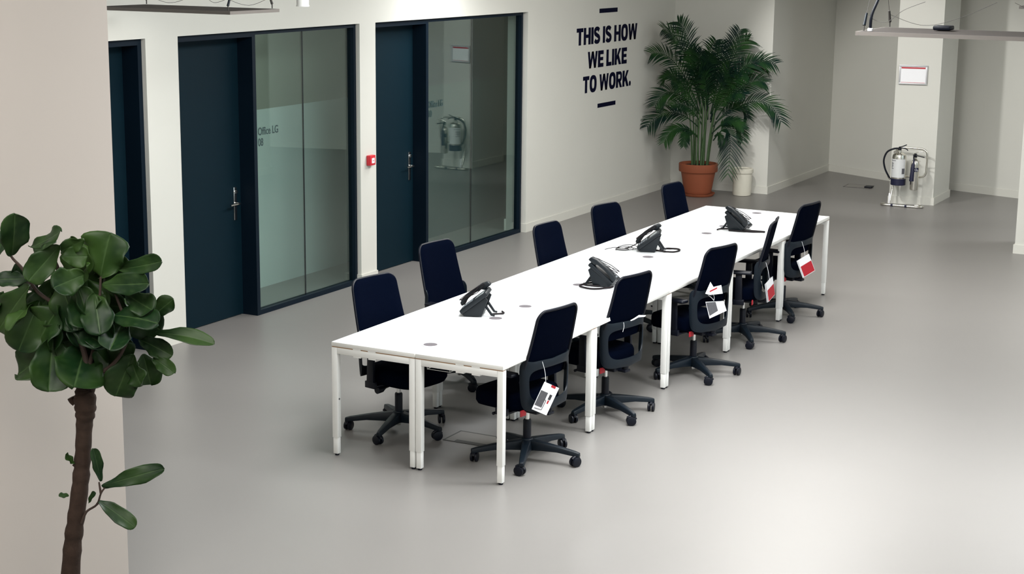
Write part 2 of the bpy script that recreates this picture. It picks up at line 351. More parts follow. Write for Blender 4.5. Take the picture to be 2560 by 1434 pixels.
# ------------------------------------------------------------------ wall slogan (bold wide capitals)
def glyph(ch):
    st = 0.345; hb = 0.235   # stem and bar weight for cap height 1, width given per glyph
    def rect(a, b, c, d): return [(a, b), (c, b), (c, d), (a, d)]
    def ring(cx, cy, rx, ry, ix, iy, n=40, a0=0, a1=2*PI, ex=2.5):
        q = []
        full = abs(a1-a0-2*PI) < 1e-6
        for k in range(n):
            t0 = a0+(a1-a0)*k/n; t1 = a0+(a1-a0)*(k+1)/n
            def P(t, x, y):
                c, s = math.cos(t), math.sin(t)
                return (cx+x*math.copysign(abs(c)**(2/ex), c), cy+y*math.copysign(abs(s)**(2/ex), s))
            q.append([P(t0, rx, ry), P(t1, rx, ry), P(t1, ix, iy), P(t0, ix, iy)])
        return q
    if ch == 'T': return 0.98, [rect(0, 1-hb, 0.98, 1), rect(0.49-st/2, 0, 0.49+st/2, 1-hb)]
    if ch == 'H': return 1.06, [rect(0, 0, st, 1), rect(1.06-st, 0, 1.06, 1), rect(st, 0.40, 1.06-st, 0.60)]
    if ch == 'I': return st, [rect(0, 0, st, 1)]
    if ch == 'L': return 0.82, [rect(0, 0, st, 1), rect(st, 0, 0.82, hb)]
    if ch == 'E': return 0.86, [rect(0, 0, st, 1), rect(st, 0, 0.86, hb), rect(st, 1-hb, 0.86, 1), rect(st, 0.40, 0.80, 0.60)]
    if ch == 'O': return 1.10, ring(0.55, 0.5, 0.55, 0.52, 0.55-st, 0.52-hb)
    if ch == 'W':
        w = 1.5; q = []
        def leg(xt, xb): return [(xt, 1), (xb, 0), (xb+0.27, 0), (xt+0.29, 1)]
        return w, [leg(0, 0.24), leg(0.605, 0.24)[:], leg(0.605, 0.99), leg(1.21, 0.99)]
    if ch == 'K': return 1.06, [rect(0, 0, st, 1), [(0.70, 1), (1.04, 1), (0.62, 0.53), (st, 0.27), (st, 0.54)], [(0.42, 0.42), (0.70, 0), (1.08, 0), (0.64, 0.63)]]
    if ch == 'R':
        q = [rect(0, 0, st, 1), rect(st, 1-0.19, 0.62, 1), rect(st, 0.36, 0.62, 0.36+0.19), [(0.40, 0.37), (0.68, 0), (1.04, 0), (0.70, 0.42)]]
        q += ring(0.62, 0.68, 0.38, 0.32, 0.10, 0.13, 16, -PI/2, PI/2, 2.3)
        return 1.02, q
    if ch == 'S':
        # stroke along a double bend
        pts = []
        for k in range(19): t = math.radians(20+ (250-20)*k/18+0); pts.append((0.46+0.33*math.cos(t), 0.715+0.185*math.sin(t)))
        low = []
        for k in range(19): t = math.radians(90-(250)*k/18); low.append((0.46+0.34*math.cos(t), 0.285+0.185*math.sin(t)))
        path = pts+low[2:]
        q = []
        L = []; R_ = []
        for i, p in enumerate(path):
            a = path[max(i-1, 0)]; b = path[min(i+1, len(path)-1)]
            dx, dy = b[0]-a[0], b[1]-a[1]; l = math.hypot(dx, dy); nx, ny = -dy/l, dx/l
            hw = 0.115+0.04*abs(nx)
            L.append((p[0]+nx*hw, p[1]+ny*hw)); R_.append((p[0]-nx*hw, p[1]-ny*hw))
        for i in range(len(path)-1): q.append([L[i], L[i+1], R_[i+1], R_[i]])
        return 0.92, q
    if ch == '.':
        return 0.30, [[(0.15+0.16*math.cos(2*PI*k/20), 0.15+0.16*math.sin(2*PI*k/20)) for k in range(20)]]
    return 0.38, []
def word_line(name, body, y0, y1, z0, h, parent):
    adv = 0; items = []
    for ch in body:
        wd, q = glyph(ch)
        items.append((adv, q)); adv += wd+(0.0 if ch == ' ' else 0.085)
    adv -= 0.085; s = (y1-y0)/adv
    b = MB()
    for off, q in items:
        for poly in q: b.prism([(y0+(off+p[0])*s, z0+p[1]*h) for p in poly], 'x', XW+0.0002, XW+0.0022)
    return b.build(name, M['ink'], parent, smooth=False)
slog = empty('wall_slogan', (0, 0, 0))
tag(slog, 'navy wall lettering THIS IS HOW WE LIKE TO WORK. between two short bars', 'wall lettering')
word_line('text_line', 'THIS IS HOW', 9.175, 10.92, 2.015, 0.198, slog)
word_line('text_line', 'WE LIKE', 9.49, 10.62, 1.73, 0.198, slog)
word_line('text_line', 'TO WORK.', 9.37, 10.76, 1.445, 0.198, slog)
MB().box((XW+0.0002, 9.79, 2.372), (XW+0.0022, 10.31, 2.424)).build('bar', M['ink'], slog, smooth=False)
MB().box((XW+0.0002, 9.79, 1.243), (XW+0.0022, 10.31, 1.293)).build('bar', M['ink'], slog, smooth=False)

# fire alarm call point
cp = empty('alarm_call_point', (XW, 4.715, 1.17)); tag(cp, 'small red square alarm call point on the white pier between the doors', 'alarm')
MB().box((0.0, -0.048, -0.048), (0.045, 0.048, 0.048)).build('housing', M['alarm_red'], cp, bevel=0.007)
MB().box((0.045, -0.022, -0.026), (0.048, 0.024, 0.022)).build('press_panel', M['paper'], cp)
MB().box((0.0481, -0.010, -0.006), (0.0488, 0.012, 0.000)).build('symbol', M['red'], cp)

# notice on the pillar
nt_ = empty('framed_notice', (0.41, 12.286, 1.625), math.atan2(0.11, 0.53)); tag(nt_, 'silver framed white notice with a red heading on the pillar', 'notice')
fr = MB()
W2, H2, t = 0.172, 0.12, 0.018
fr.box((-W2, -0.018, -H2), (W2, 0, -H2+t)).box((-W2, -0.018, H2-t), (W2, 0, H2)).box((-W2, -0.018, -H2+t), (-W2+t, 0, H2-t)).box((W2-t, -0.018, -H2+t), (W2, 0, H2-t))
fr.build('frame', M['notice_frame'], nt_, bevel=0.003)
pp = MB().box((-W2+t, -0.008, -H2+t), (W2-t, -0.002, H2-t)).build('paper', M['paper'], nt_)
MB().box((-W2+t+0.008, -0.0095, H2-t-0.026), (W2-t-0.008, -0.0082, H2-t-0.008)).build('red_heading', M['red'], pp)
MB().box((-W2+t+0.008, -0.0095, -H2+t+0.004), (W2-t-0.008, -0.0082, -H2+t+0.008)).build('red_rule', M['red'], pp)

# ------------------------------------------------------------------ pendant lamps
def pendant(loc, L, Wd, label, power=LAMP_W, end=-1, block=True, edge='lamp_edge'):
    r = empty('pendant_lamp', loc); tag(r, label, 'ceiling lamp', 'suspended light panels')
    MB().box((-L/2+0.008, -Wd/2+0.008, 0.012), (L/2-0.008, Wd/2-0.008, 0.022)).build('top_panel', M['lamp_top'], r, smooth=False)
    f = MB()
    f.box((-L/2, -Wd/2, 0), (L/2, -Wd/2+0.008, 0.022)).box((-L/2, Wd/2-0.008, 0), (L/2, Wd/2, 0.022)).box((-L/2, -Wd/2+0.008, 0), (-L/2+0.008, Wd/2-0.008, 0.022)).box((L/2-0.008, -Wd/2+0.008, 0), (L/2, Wd/2-0.008, 0.022))
    f.build('frame', M[edge], r, smooth=False)
    MB().box((-L/2+0.014, -Wd/2+0.014, 0.002), (L/2-0.014, Wd/2-0.014, 0.010)).build('diffuser', M['diffuser'], r, smooth=False)
    for sx in (-1, 1):
        apex = Vector((sx*(L/2-0.05), 0, 0.55))
        for sy in (-1, 1):
            p = Vector((sx*(L/2-0.04), sy*(Wd/2-0.03), 0.026)); d = (apex-p).normalized()
            MB().tube([p, p+Vector((0, 0, 0.03)), p+Vector((0, 0, 0.03))+d*0.01], 0.004, 8).build('hook', M['wire'], r)
            q = p+Vector((0, 0, 0.03))
            MB().tube([q, q+d*0.075], [0.009, 0.007], 8).build('wire_gripper', M['grey_plastic'] if sy < 0 else M['wire'], r)
            MB().tube([q+d*0.07, apex], 0.0016, 6).build('suspension_wire', M['wire'], r)
            lo = smooth_path([q+d*0.06, q+Vector((-sx*0.12, 0, 0.02)), q+Vector((-sx*0.22, 0, 0.09)), q+Vector((-sx*0.34, 0, 0.14))] if sy < 0 else [q+d*0.05, q+Vector((-sx*0.2, 0.0, -0.015)), q+Vector((-sx*0.4, 0, 0.03)), q+Vector((-sx*0.62, 0, 0.13))], 6)
            MB().tube(lo, 0.0014, 5).build('loose_wire', M['wire'], r)
        MB().tube([apex, (apex.x, 0, CEIL-loc[2])], 0.0016, 6).build('suspension_wire', M['wire'], r)
    e = Vector((end*(L/2-0.075), -Wd/2+0.035, 0.027))
    cabpts = smooth_path([e, e+Vector((0.005, 0.0, 0.09)), e+Vector((0.03, 0.06, 0.22)), Vector((end*(L/2-0.07), -0.02, 0.5)), Vector((end*(L/2-0.07), -0.01, CEIL-loc[2]))], 6)
    MB().tube(cabpts, 0.0085, 8).build('power_cable', M['black_plastic'], r)
    MB().lathe([(0.016, 0), (0.016, 0.012), (0.010, 0.016)], 14, (e.x, e.y, 0.026)).build('cable_gland', M['paper'], r)
    if block: MB().box((end*(L/2-0.40)-0.05, 0.05, 0.026), (end*(L/2-0.40)+0.05, 0.16, 0.052)).build('connector_block', M['black_plastic'], r, bevel=0.008)
    area('lamp_light', (0, 0, -0.004), (0, 0, 0), L-0.06, Wd-0.06, power, (0.96, 0.985, 1.0), r)
    return r
pendant((-1.83, 0.94, 2.70), 1.20, 0.56, 'long light panel hanging before the cream wall above the navy doors', 8, end=-1, block=False)
pendant((3.68, 1.23, 2.70), 1.42, 0.60, 'long light panel hanging in front of the white pillar, end with the thick cable', 85)
pendant((3.62, 6.1, 2.70), 1.42, 0.60, 'farther light panel whose corner shows at the upper right', 30)
for x, y, z, pw in ((-1.75, 5.8, 2.95, 35), (3.62, 11.0, 2.70, 42), (7.0, 1.2, 2.70, 40), (7.0, 6.1, 2.70, 30)):
    pendant((x, y, z), 1.42, 0.58, 'long suspended light panel in the lamp grid beyond the picture edge', pw)
for x, y, sx, sy, pw in FILL_PANELS:
    cp_ = empty('fill_panel', (x, y, CEIL)); tag(cp_, 'flat luminous panel added out of view above the hall as fill light', 'ceiling lamp', 'added overhead fill panels')
    MB().box((-sx/2-0.05, -sy/2-0.05, -0.05), (sx/2+0.05, sy/2+0.05, 0.0)).build('frame', M['lamp_edge'], cp_, smooth=False)
    MB().box((-sx/2, -sy/2, -0.054), (sx/2, sy/2, -0.05)).build('diffuser', M['diffuser'], cp_, smooth=False)
cs = empty('ceiling_spotlight', (-1.247, 1.527, 2.73)); tag(cs, 'white cylindrical spotlight hanging above the nearer navy door', 'ceiling lamp')
MB().lathe([(0.036, 0.0), (0.0475, 0.0), (0.0475, 0.006), (0.044, 0.012), (0.044, 0.30), (0.036, 0.31)], 28).build('housing', M['white_metal'], cs)
MB().cyl((0, 0, 0.30), (0, 0, CEIL-2.73), 0.008, 10).build('rod', M['white_metal'], cs)

cs2 = empty('ceiling_spotlight', (-0.9, 8.2, 3.72)); tag(cs2, 'white cylindrical spotlight added out of view to light the pillar', 'ceiling lamp')  # added, unseen fixture that brightens the pillar front
MB().lathe([(0.036, 0.0), (0.0475, 0.0), (0.0475, 0.006), (0.044, 0.012), (0.044, 0.30), (0.036, 0.31)], 28).build('housing', M['white_metal'], cs2)
MB().cyl((0, 0, 0.30), (0, 0, 0.38), 0.008, 10).build('rod', M['white_metal'], cs2)
sp_d = bpy.data.lights.new('fill_spot_light', 'SPOT'); sp_d.energy = 350; sp_d.spot_size = math.radians(52); sp_d.spot_blend = 0.6; sp_d.shadow_soft_size = 0.10; sp_d.color = (1.0, 0.99, 0.97)
sp_o = bpy.data.objects.new('fill_spot_light', sp_d); COL.objects.link(sp_o); sp_o.parent = cs2; sp_o.location = (0.02, 0.07, -0.12)
sp_o.rotation_euler = Vector((0.9, 4.3, -2.6)).to_track_quat('-Z', 'Y').to_euler()

# ------------------------------------------------------------------ bench desks
HT = 0.74; BAY = 1.278; DW = 0.608
def make_desk(side):
    # local frame: x 0 (outer long edge) .. DW (meeting edge), y 0..BAY ; right-hand desks are mirrored
    m = 1 if side == 'L' else -1
    def X(x): return x*m
    def bx(b, a, c):
        x0, x1 = sorted((X(a[0]), X(c[0]))); return b.box((x0, a[1], a[2]), (x1, c[1], c[2]))
    r = empty('bench_desk', (0, 0, 0))
    bx(MB(), (0, 0.001, HT-0.027), (DW, BAY-0.001, HT-0.0012)).build('tabletop', M['edge'], r, bevel=0.0012)
    top = [o for o in r.children][0]
    bx(MB(), (0.001, 0.002, HT-0.0013), (DW-0.0005, BAY-0.002, HT)).build('top_surface', M['white'], top, smooth=False)
    for x0 in (0.0, DW-0.041):
        for y0 in (0.002, BAY-0.042):
            l = bx(MB(), (x0, y0, 0.118), (x0+0.040, y0+0.040, HT-0.033)).build('leg', M['white_metal'], r, bevel=0.002)
            bx(MB(), (x0+0.003, y0+0.003, 0.012), (x0+0.037, y0+0.037, 0.120)).build('leg_extension', M['white_metal'], l, bevel=0.002)
            c = (X(x0+0.020), y0+0.020)
            MB().cyl((*c, 0.0), (*c, 0.014), 0.014, 16).build('foot', M['black_plastic'], l)
            if y0 < 0.1:
                bxx = X(x0+0.040)
                MB().cyl((bxx, y0+0.02, 0.37), (bxx+0.003*m, y0+0.02, 0.37), 0.006, 10).build('bolt', M['print_grey'], l)
    for y0 in (0.002, BAY-0.042):
        bx(MB(), (0.040, y0, HT-0.073), (DW-0.041, y0+0.040, HT-0.033)).build('end_rail', M['white_metal'], r, bevel=0.002)
        for a, b in ((0.0, 0.16), (0.215, 0.27), (0.325, DW)):
            bx(MB(), (a+0.003, y0+0.0005, HT-0.033), (b-0.002, y0+0.03, HT-0.027)).build('spacer', M['chip'], r, smooth=False)
        for a, b in ((0.16, 0.215), (0.27, 0.325)):
            bx(MB(), (a, y0-0.001, HT-0.033), (b, y0+0.03, HT-0.027)).build('bracket', M['white_metal'], r, smooth=False)
            bx(MB(), (a, y0+0.002, HT-0.082), (b, y0+0.038, HT-0.073)).build('bracket', M['white_metal'], r, smooth=False)
    for x in (0.19, 0.42):
        bx(MB(), (x, 0.042, HT-0.065), (x+0.03, BAY-0.042, HT-0.035)).build('long_rail', M['white_metal'], r, smooth=False)
    # wire cable tray under the meeting edge
    if side == 'L': return r
    t = MB()
    for x, z in ((DW-0.21, 0.67), (DW-0.21, 0.638), (DW-0.05, 0.638), (DW-0.05, 0.67)): t.tube([(X(x), 0.06, z), (X(x), BAY-0.06, z)], 0.0025, 6)
    for k in range(9):
        y = 0.06+k*(BAY-0.12)/8
        t.tube([(X(DW-0.21), y, 0.70), (X(DW-0.21), y, 0.638), (X(DW-0.05), y, 0.638), (X(DW-0.05), y, 0.70)], 0.0022, 6)
    t.build('cable_tray', M['white_metal'], r)
    return r
protoL = make_desk('L'); protoR = make_desk('R')
def grommets(desk, ys):
    for y in ys:
        g = MB().lathe([(0.040, 0), (0.055, 0.0), (0.055, 0.0022), (0.044, 0.003), (0.044, 0.0012), (0.040, 0.0012)], 40, (DW-0.030, y, HT+0.0002)).build('cable_port', M['grommet_ring'], desk)
        MB().lathe([(0.0435, 0.0005), (0.0435, 0.0020), (0.001, 0.0026)], 32, (DW-0.030, y, HT+0.0004)).build('brush_insert', M['grommet'], g)
ordn = ['nearest bay at the open end', 'second bay from the near end', 'middle bay of the row', 'fourth bay from the near end', 'farthest bay by the potted palm']
for k in range(5):
    for side, proto in (('L', protoL), ('R', protoR)):
        d = proto if k == 0 else copy_tree(proto)
        d.location = (0 if side == 'L' else 2*DW+0.004, k*BAY, 0)
        tag(d, 'white bench desk on the %s, %s' % ('door side' if side == 'L' else 'open floor side', ordn[k]), 'desk', 'white bench desks in the long row')
desksL = [o for o in COL.objects if o.name.startswith('bench_desk') and abs(o.location.x) < 0.1]
desksL.sort(key=lambda o: o.location.y)
for d in desksL: grommets(d, (0.24, 1.09))

# ------------------------------------------------------------------ task chairs
def make_chair():
    r = empty('task_chair', (0, 0, 0))
    # star base
    b = MB()
    tips = []
    for k in range(5):
        a = 2*PI*k/5
        ca, sa = math.cos(a), math.sin(a)
        prof = [(0.02, 0.035, 0.068, 0.135), (0.10, 0.029, 0.074, 0.126), (0.20, 0.024, 0.076, 0.112), (0.305, 0.019, 0.064, 0.094), (0.335, 0.015, 0.060, 0.086)]
        vs = []
        for x, hw, z0, z1 in prof:
            for y, z in ((-hw, z0), (hw, z0), (hw*0.75, z1), (-hw*0.75, z1)): vs.append((x*ca-y*sa, x*sa+y*ca, z))
        fs = [(0, 1, 2, 3), (16, 19, 18, 17)]
        for i in range(4):
            for j in range(4): fs.append((i*4+j, i*4+(j+1) % 4, i*4+4+(j+1) % 4, i*4+4+j))
        b.add(vs, fs); tips.append((0.318*ca, 0.318*sa, a))
    b.lathe([(0.02, 0.06), (0.036, 0.062), (0.040, 0.10), (0.036, 0.135), (0.030, 0.142)], 20)
    base = b.build('star_base', M['grey_plastic'], r, bevel=0.004, ang=40)
    base.scale = (1.07, 1.07, 1.0)
    for x, y, a in tips:
        ca = a+1.1
        cx, cy = x-0.012*math.cos(ca), y-0.012*math.sin(ca)
        w_ = MB()
        ax = Vector((-math.sin(ca), math.cos(ca), 0)); c0 = Vector((cx, cy, 0.031))
        for s in (-1, 1):
            p0 = c0+ax*s*0.005; p1 = c0+ax*s*0.022
            w_.tube([p0, p0.lerp(p1, 0.15), p0.lerp(p1, 0.85), p1], [0.027, 0.031, 0.031, 0.026], 20)
        w_.tube([(x, y, 0.05), (x, y, 0.07)], 0.009, 10)
        hood = [c0+Vector((0.031*math.cos(ca)*math.cos(t), 0.031*math.sin(ca)*math.cos(t), 0.031*math.sin(t))) for t in [math.radians(20+15*q) for q in range(9)]]
        w_.tube(hood, 0.010, 8)
        w_.build('caster', M['black_plastic'], base)
    MB().lathe([(0.012, 0.04), (0.014, 0.044), (0.014, 0.062)], 14).build('piston_tip', M['chrome'], base)
    g = MB().lathe([(0.026, 0.13), (0.026, 0.255), (0.022, 0.262)], 20).build('gas_lift', M['black_plastic'], r)
    MB().lathe([(0.0145, 0.26), (0.0145, 0.335)], 16).build('piston_rod', M['chrome'], g)
    mech = MB().box((-0.13, -0.075, 0.325), (0.12, 0.075, 0.375)).build('seat_mechanism', M['black_plastic'], r, bevel=0.012)
    MB().tube([(0.03, -0.07, 0.345), (0.03, -0.16, 0.335), (0.03, -0.19, 0.33), (0.03, -0.235, 0.33)], [0.009, 0.010, 0.022, 0.024], 12).build('adjusting_knob', M['black_plastic'], mech)
    MB().tube([(0.06, 0.07, 0.35), (0.08, 0.17, 0.34), (0.085, 0.24, 0.335)], [0.006, 0.007, 0.010], 8).build('lever', M['black_plastic'], mech)
    # seat cushion
    s = MB(); n = 48; vs = []; lay = [(0.80, 0.358), (0.95, 0.363), (1.0, 0.385), (1.0, 0.440), (0.96, 0.464), (0.85, 0.474), (0.5, 0.470), (0.15, 0.468)]
    for sc, z in lay:
        for k in range(n):
            a = 2*PI*k/n; c, q = math.cos(a), math.sin(a)
            x = 0.078+0.215*sc*math.copysign(abs(c)**0.5, c); y = (0.232-0.012*max(0, -c))*sc*math.copysign(abs(q)**0.5, q)
            vs.append((x, y, z-0.5*max(0, x-0.17)**2+0.12*y*y))
    m = len(lay)
    fs = [(i*n+k, i*n+(k+1) % n, (i+1)*n+(k+1) % n, (i+1)*n+k) for i in range(m-1) for k in range(n)]+[tuple(range(n))[::-1], tuple(range((m-1)*n, m*n))]
    s.add(vs, fs); seat = s.build('seat', M['fabric'], r, ang=60)
    MB().box((-0.106, 0.150, 0.338), (-0.099, 0.205, 0.378)).build('red_seat_label', M['red'], seat, bevel=0.002)
    # back panel
    nu, nt2 = 17, 24; T0, T1 = 0.56, 1.015
    def bp(u, t, d):
        z = T0+(T1-T0)*t; hw = 0.226-0.028*t
        rr = 0.060
        if t > 1-rr/(T1-T0):
            q = (t-(1-rr/(T1-T0)))*(T1-T0)/rr
            hw = hw-rr*(1-math.sqrt(max(0, 1-q*q)))
        y = u*hw
        x = -0.128-0.112*t-0.006*math.sin(PI*t)+0.45*y*y
        return (x+d, y, z)
    p = MB(); vs = []
    for d in (0.013, -0.011):
        for j in range(nt2+1):
            t = 1-(1-j/nt2)**1.35
            for i in range(nu): 
                u = -1+2*i/(nu-1); e = max(0, abs(u)-0.8)/0.2; e2 = max(0, t-0.93)/0.07
                vs.append(bp(u, t*0.999, d*(1-0.75*max(e, e2)**2)))
    N = nu*(nt2+1); fs = []
    for j in range(nt2):
        for i in range(nu-1):
            a = j*nu+i; fs.append((a, a+1, a+nu+1, a+nu)); fs.append((N+a, N+a+nu, N+a+nu+1, N+a+1))
    for j in range(nt2):
        for i in (0, nu-1):
            a = j*nu+i; fs.append((a, a+nu, N+a+nu, N+a))
    for i in range(nu-1):
        fs.append((i, i+1, N+i+1, N+i)); a = nt2*nu+i; fs.append((a, a+1, N+a+1, N+a))
    p.add(vs, fs); back = p.build('backrest', M['fabric'], r, ang=60)
    fpath = [bp(-1, t, -0.008) for t in [i/16*0.86 for i in range(17)]]+[bp(-1, 0.86+0.139*math.sin(PI/2*i/8), -0.008) for i in range(1, 9)]
    fpath += [bp(-1+2*i/6, 0.9995, -0.008) for i in range(1, 6)]
    fpath += [(x, -y, z) for x, y, z in fpath[:25][::-1]]
    MB().tube(fpath, 0.0088, 8).build('back_frame', M['black_plastic'], back)
    # curved lumbar shell with an open centre
    nn, mm = 72, 5
    def shell(th, h, off):
        s_, c_ = math.sin(th), max(0.0, math.cos(th))
        z0 = 0.370+0.015*s_**2; z1 = 0.700-0.012*c_+0.02*abs(s_)**9
        z = z0+(z1-z0)*h
        return (-0.112-(0.072+off)*c_**0.8-0.004*(1-h)-0.012*max(0, h-0.85)/0.15*abs(s_)**9, (0.232+off)*math.copysign(abs(s_)**0.85, s_)*(1-0.10*(1-h)**2-0.05*h**4), z)
    def sq(a, n_): c, s_ = math.cos(a), math.sin(a); return math.copysign(abs(c)**(2/n_), c), math.copysign(abs(s_)**(2/n_), s_)
    vs = []
    for off in (0.0, 0.011):
        for j in range(mm+1):
            f = j/mm
            for k in range(nn):
                a = 2*PI*k/nn
                ox, oy = sq(a, 7); ix, iy = sq(a, 3.6)
                th = (1-f)*ox*1.57+f*ix*0.98; h = (1-f)*(0.5+oy*0.5)+f*(0.52+iy*0.33)
                e = 0.35 if (j == 0 or j == mm) else 0
                o_ = off+(0.0055-off)*e
                vs.append(shell(th, h, o_))
    fs = []; N = nn*(mm+1)
    for j in range(mm):
        for k in range(nn):
            a = j*nn+k; b_ = j*nn+(k+1) % nn; fs.append((a, b_, b_+nn, a+nn)); fs.append((N+a, N+a+nn, N+b_+nn, N+b_))
    for j in (0, mm):
        for k in range(nn): a = j*nn+k; b_ = j*nn+(k+1) % nn; fs.append((a, b_, N+b_, N+a))
    MB().add(vs, fs).build('lumbar_shell', M['grey_plastic'], r, ang=60)
    MB().box((-0.190, -0.03, 0.325), (-0.08, 0.03, 0.345)).build('back_bracket', M['black_plastic'], r, bevel=0.006)
    MB().tube([(-0.165, 0, 0.335), (-0.175, 0, 0.40)], 0.022, 12).build('back_stem', M['black_plastic'], r)
    # armrests
    for sy in (-1, 1):
        a = MB()
        a.prism([(-0.030, 0.385), (0.030, 0.385), (0.028, 0.60), (-0.02, 0.60)], 'y', sy*0.247, sy*0.272)
        a.box((-0.03, min(sy*0.09, sy*0.262), 0.345), (0.035, max(sy*0.09, sy*0.262), 0.362))
        a.box((-0.045, min(sy*0.247, sy*0.272), 0.345), (0.045, max(sy*0.247, sy*0.272), 0.39))
        arm = a.build('armrest', M['black_plastic'], r, bevel=0.004)
        MB().box((-0.10, sy*0.258-0.040, 0.600), (0.125, sy*0.258+0.040, 0.624)).build('arm_pad', M['black_plastic'], arm, bevel=0.011, seg=3)
    return r
chair0 = make_chair()
chairs = {}
# key: x, y of the column, heading, base phase, label
spec = {
 'R1': (1.105, 0.545, PI-math.radians(10), 4, 'black task chair nearest on the open floor side, white picture tag on its back'),
 'R2': (1.095, 1.74, PI-math.radians(12), 41, 'black task chair second along the open floor side, paper scrap tucked in its back'),
 'R3': (1.225, 3.05, PI-math.radians(14), 26, 'black task chair in the middle of the open floor side, with two crumpled tags'),
 'R4': (1.16, 4.30, PI+math.radians(11), 15, 'black task chair seen edge-on, fourth along the open floor side, red tag'),
 'R5': (1.14, 5.37, PI-math.radians(9), 16, 'black task chair farthest on the open floor side, large red and white tag'),
 'L1': (0.078, 0.67, -math.radians(12), 64, 'navy-black task chair nearest on the door side, at the open end of the desks'),
 'L2': (-0.215, 2.00, -math.radians(8), 30, 'navy-black task chair pulled out most, in front of the farther office door'),
 'L3': (0.115, 3.18, -math.radians(5), 10, 'navy-black task chair in the middle of the door side row'),
 'L4': (0.095, 4.30, -math.radians(12), 50, 'navy-black task chair fourth along the door side, before the slogan wall'),
 'L5': (0.115, 5.76, -math.radians(6), 20, 'navy-black task chair farthest on the door side, in front of the terracotta pot'),
}
for i, (k, (x, y, rz, ph, lab)) in enumerate(spec.items()):
    c = chair0 if i == 0 else copy_tree(chair0)
    c.location = (x, y, 0); c.rotation_euler = (0, 0, rz)
    tag(c, lab, 'office chair', 'black task chairs around the long desk')
    for ch in c.children:
        if ch.name.startswith('star_base'): ch.rotation_euler = (0, 0, math.radians(ph)-rz)
    chairs[k] = c
def chair_pt(k, x, y, z):
    cx, cy, rz = spec[k][:3]
    return Vector((cx+x*math.cos(rz)-y*math.sin(rz), cy+x*math.sin(rz)+y*math.cos(rz), z))

# tags tied to the chairs
def card(name, m, w_, h_, t=0.0012, off=(0, 0, 0), parent=None):
    # card lying in local xz plane, thickness along y, top centre at the origin
    return MB().box((off[0]-w_/2, off[1]-t/2, off[2]-h_), (off[0]+w_/2, off[1]+t/2, off[2])).build(name, m, parent, smooth=False)
def face_cam(p):
    d = cam.location-p; return math.atan2(d.y, d.x)+PI/2
def tie(r, a, b):
    pts = smooth_path([a, a.lerp(b, 0.5)+Vector((0.004, 0.004, 0)), b], 6)
    inv = r.matrix_basis.inverted()
    MB().tube([inv @ p for p in pts], 0.0016, 6).build('string', M['string'], r)
def place(name, loc, yaw, roll, tilt=0.0):
    r = empty(name, loc); r.rotation_euler = (tilt, roll, yaw); bpy.context.view_layer.update(); return r
# white picture tag
YR = math.radians(52)      # cards roughly parallel to the chair backs
p = chair_pt('R1', -0.242, 0.136, 0.571)
r = place('paper_tag', p, YR, math.radians(27)); tag(r, 'white picture tag hanging on the back of the nearest chair', 'tag', 'paper tags on the chairs')
card('card', M['paper'], 0.112, 0.185, off=(0.046, 0, 0), parent=r)
card('picture', M['print_grey'], 0.052, 0.098, 0.0004, (0.020, -0.0012, -0.055), r)
MB().tube([(0.042, -0.001, -0.10), (0.055, -0.001, -0.102), (0.052, -0.001, -0.165), (0.002, -0.001, -0.17)], 0.0022, 5).build('picture', M['print_grey'], r)
MB().box((0.062, -0.0014, -0.092), (0.080, -0.001, -0.058)).build('picture', M['print_dark'], r, smooth=False)
MB().box((0.066, -0.0014, -0.118), (0.076, -0.001, -0.096)).build('picture', M['red'], r, smooth=False)
card('red_corner', M['red'], 0.032, 0.015, 0.0004, (0.062, -0.0012, 0.0), r)
tie(r, chair_pt('R1', -0.200, 0.118, 0.690), p)
# scrap in the second chair
p = chair_pt('R2', -0.196, -0.020, 0.700)
r = place('paper_scrap', p, YR, 0.0); tag(r, 'thin white paper edge tucked behind the back of the second chair', 'paper')
MB().prism([(-0.05, -0.028), (-0.02, -0.016), (0.02, 0.002), (0.055, 0.020), (0.11, 0.014), (0.10, 0.004), (0.05, 0.004), (0.02, -0.010)], 'y', -0.0006, 0.0006).build('sheet', M['paper'], r, smooth=False)
tie(r, chair_pt('R2', -0.198, 0.076, 0.690), chair_pt('R2', -0.206, 0.095, 0.628))
# two tags on the third
p = chair_pt('R3', -0.245, 0.105, 0.705)
r = place('paper_tag', p, YR, math.radians(4)); tag(r, 'upper crumpled white tag with a red stripe on the middle chair', 'tag', 'paper tags on the chairs')
MB().prism([(-0.075, -0.030), (-0.04, 0.058), (-0.010, 0.020), (0.055, 0.034), (0.075, -0.030), (-0.035, -0.040)], 'y', -0.0006, 0.0006).build('card', M['paper'], r, smooth=False)
MB().prism([(-0.040, -0.020), (0.020, 0.006), (0.022, 0.018), (-0.038, -0.008)], 'y', -0.0014, -0.0008).build('red_stripe', M['red'], r, smooth=False)
p2 = chair_pt('R3', -0.240, 0.100, 0.620)
r2 = place('paper_tag', p2, YR, math.radians(5)); tag(r2, 'lower white and grey picture tag on the middle chair', 'tag', 'paper tags on the chairs')
MB().prism([(-0.070, -0.010), (0.085, -0.002), (0.120, -0.075), (-0.020, -0.135)], 'y', -0.0006, 0.0006).build('card', M['paper'], r2, smooth=False)
MB().prism([(-0.066, -0.014), (0.015, -0.008), (0.045, -0.075), (-0.022, -0.115)], 'y', -0.0014, -0.0008).build('picture', M['print_grey'], r2, smooth=False)
tie(r2, chair_pt('R3', -0.212, 0.135, 0.662), p2); tie(r2, chair_pt('R3', -0.212, 0.070, 0.662), p2)
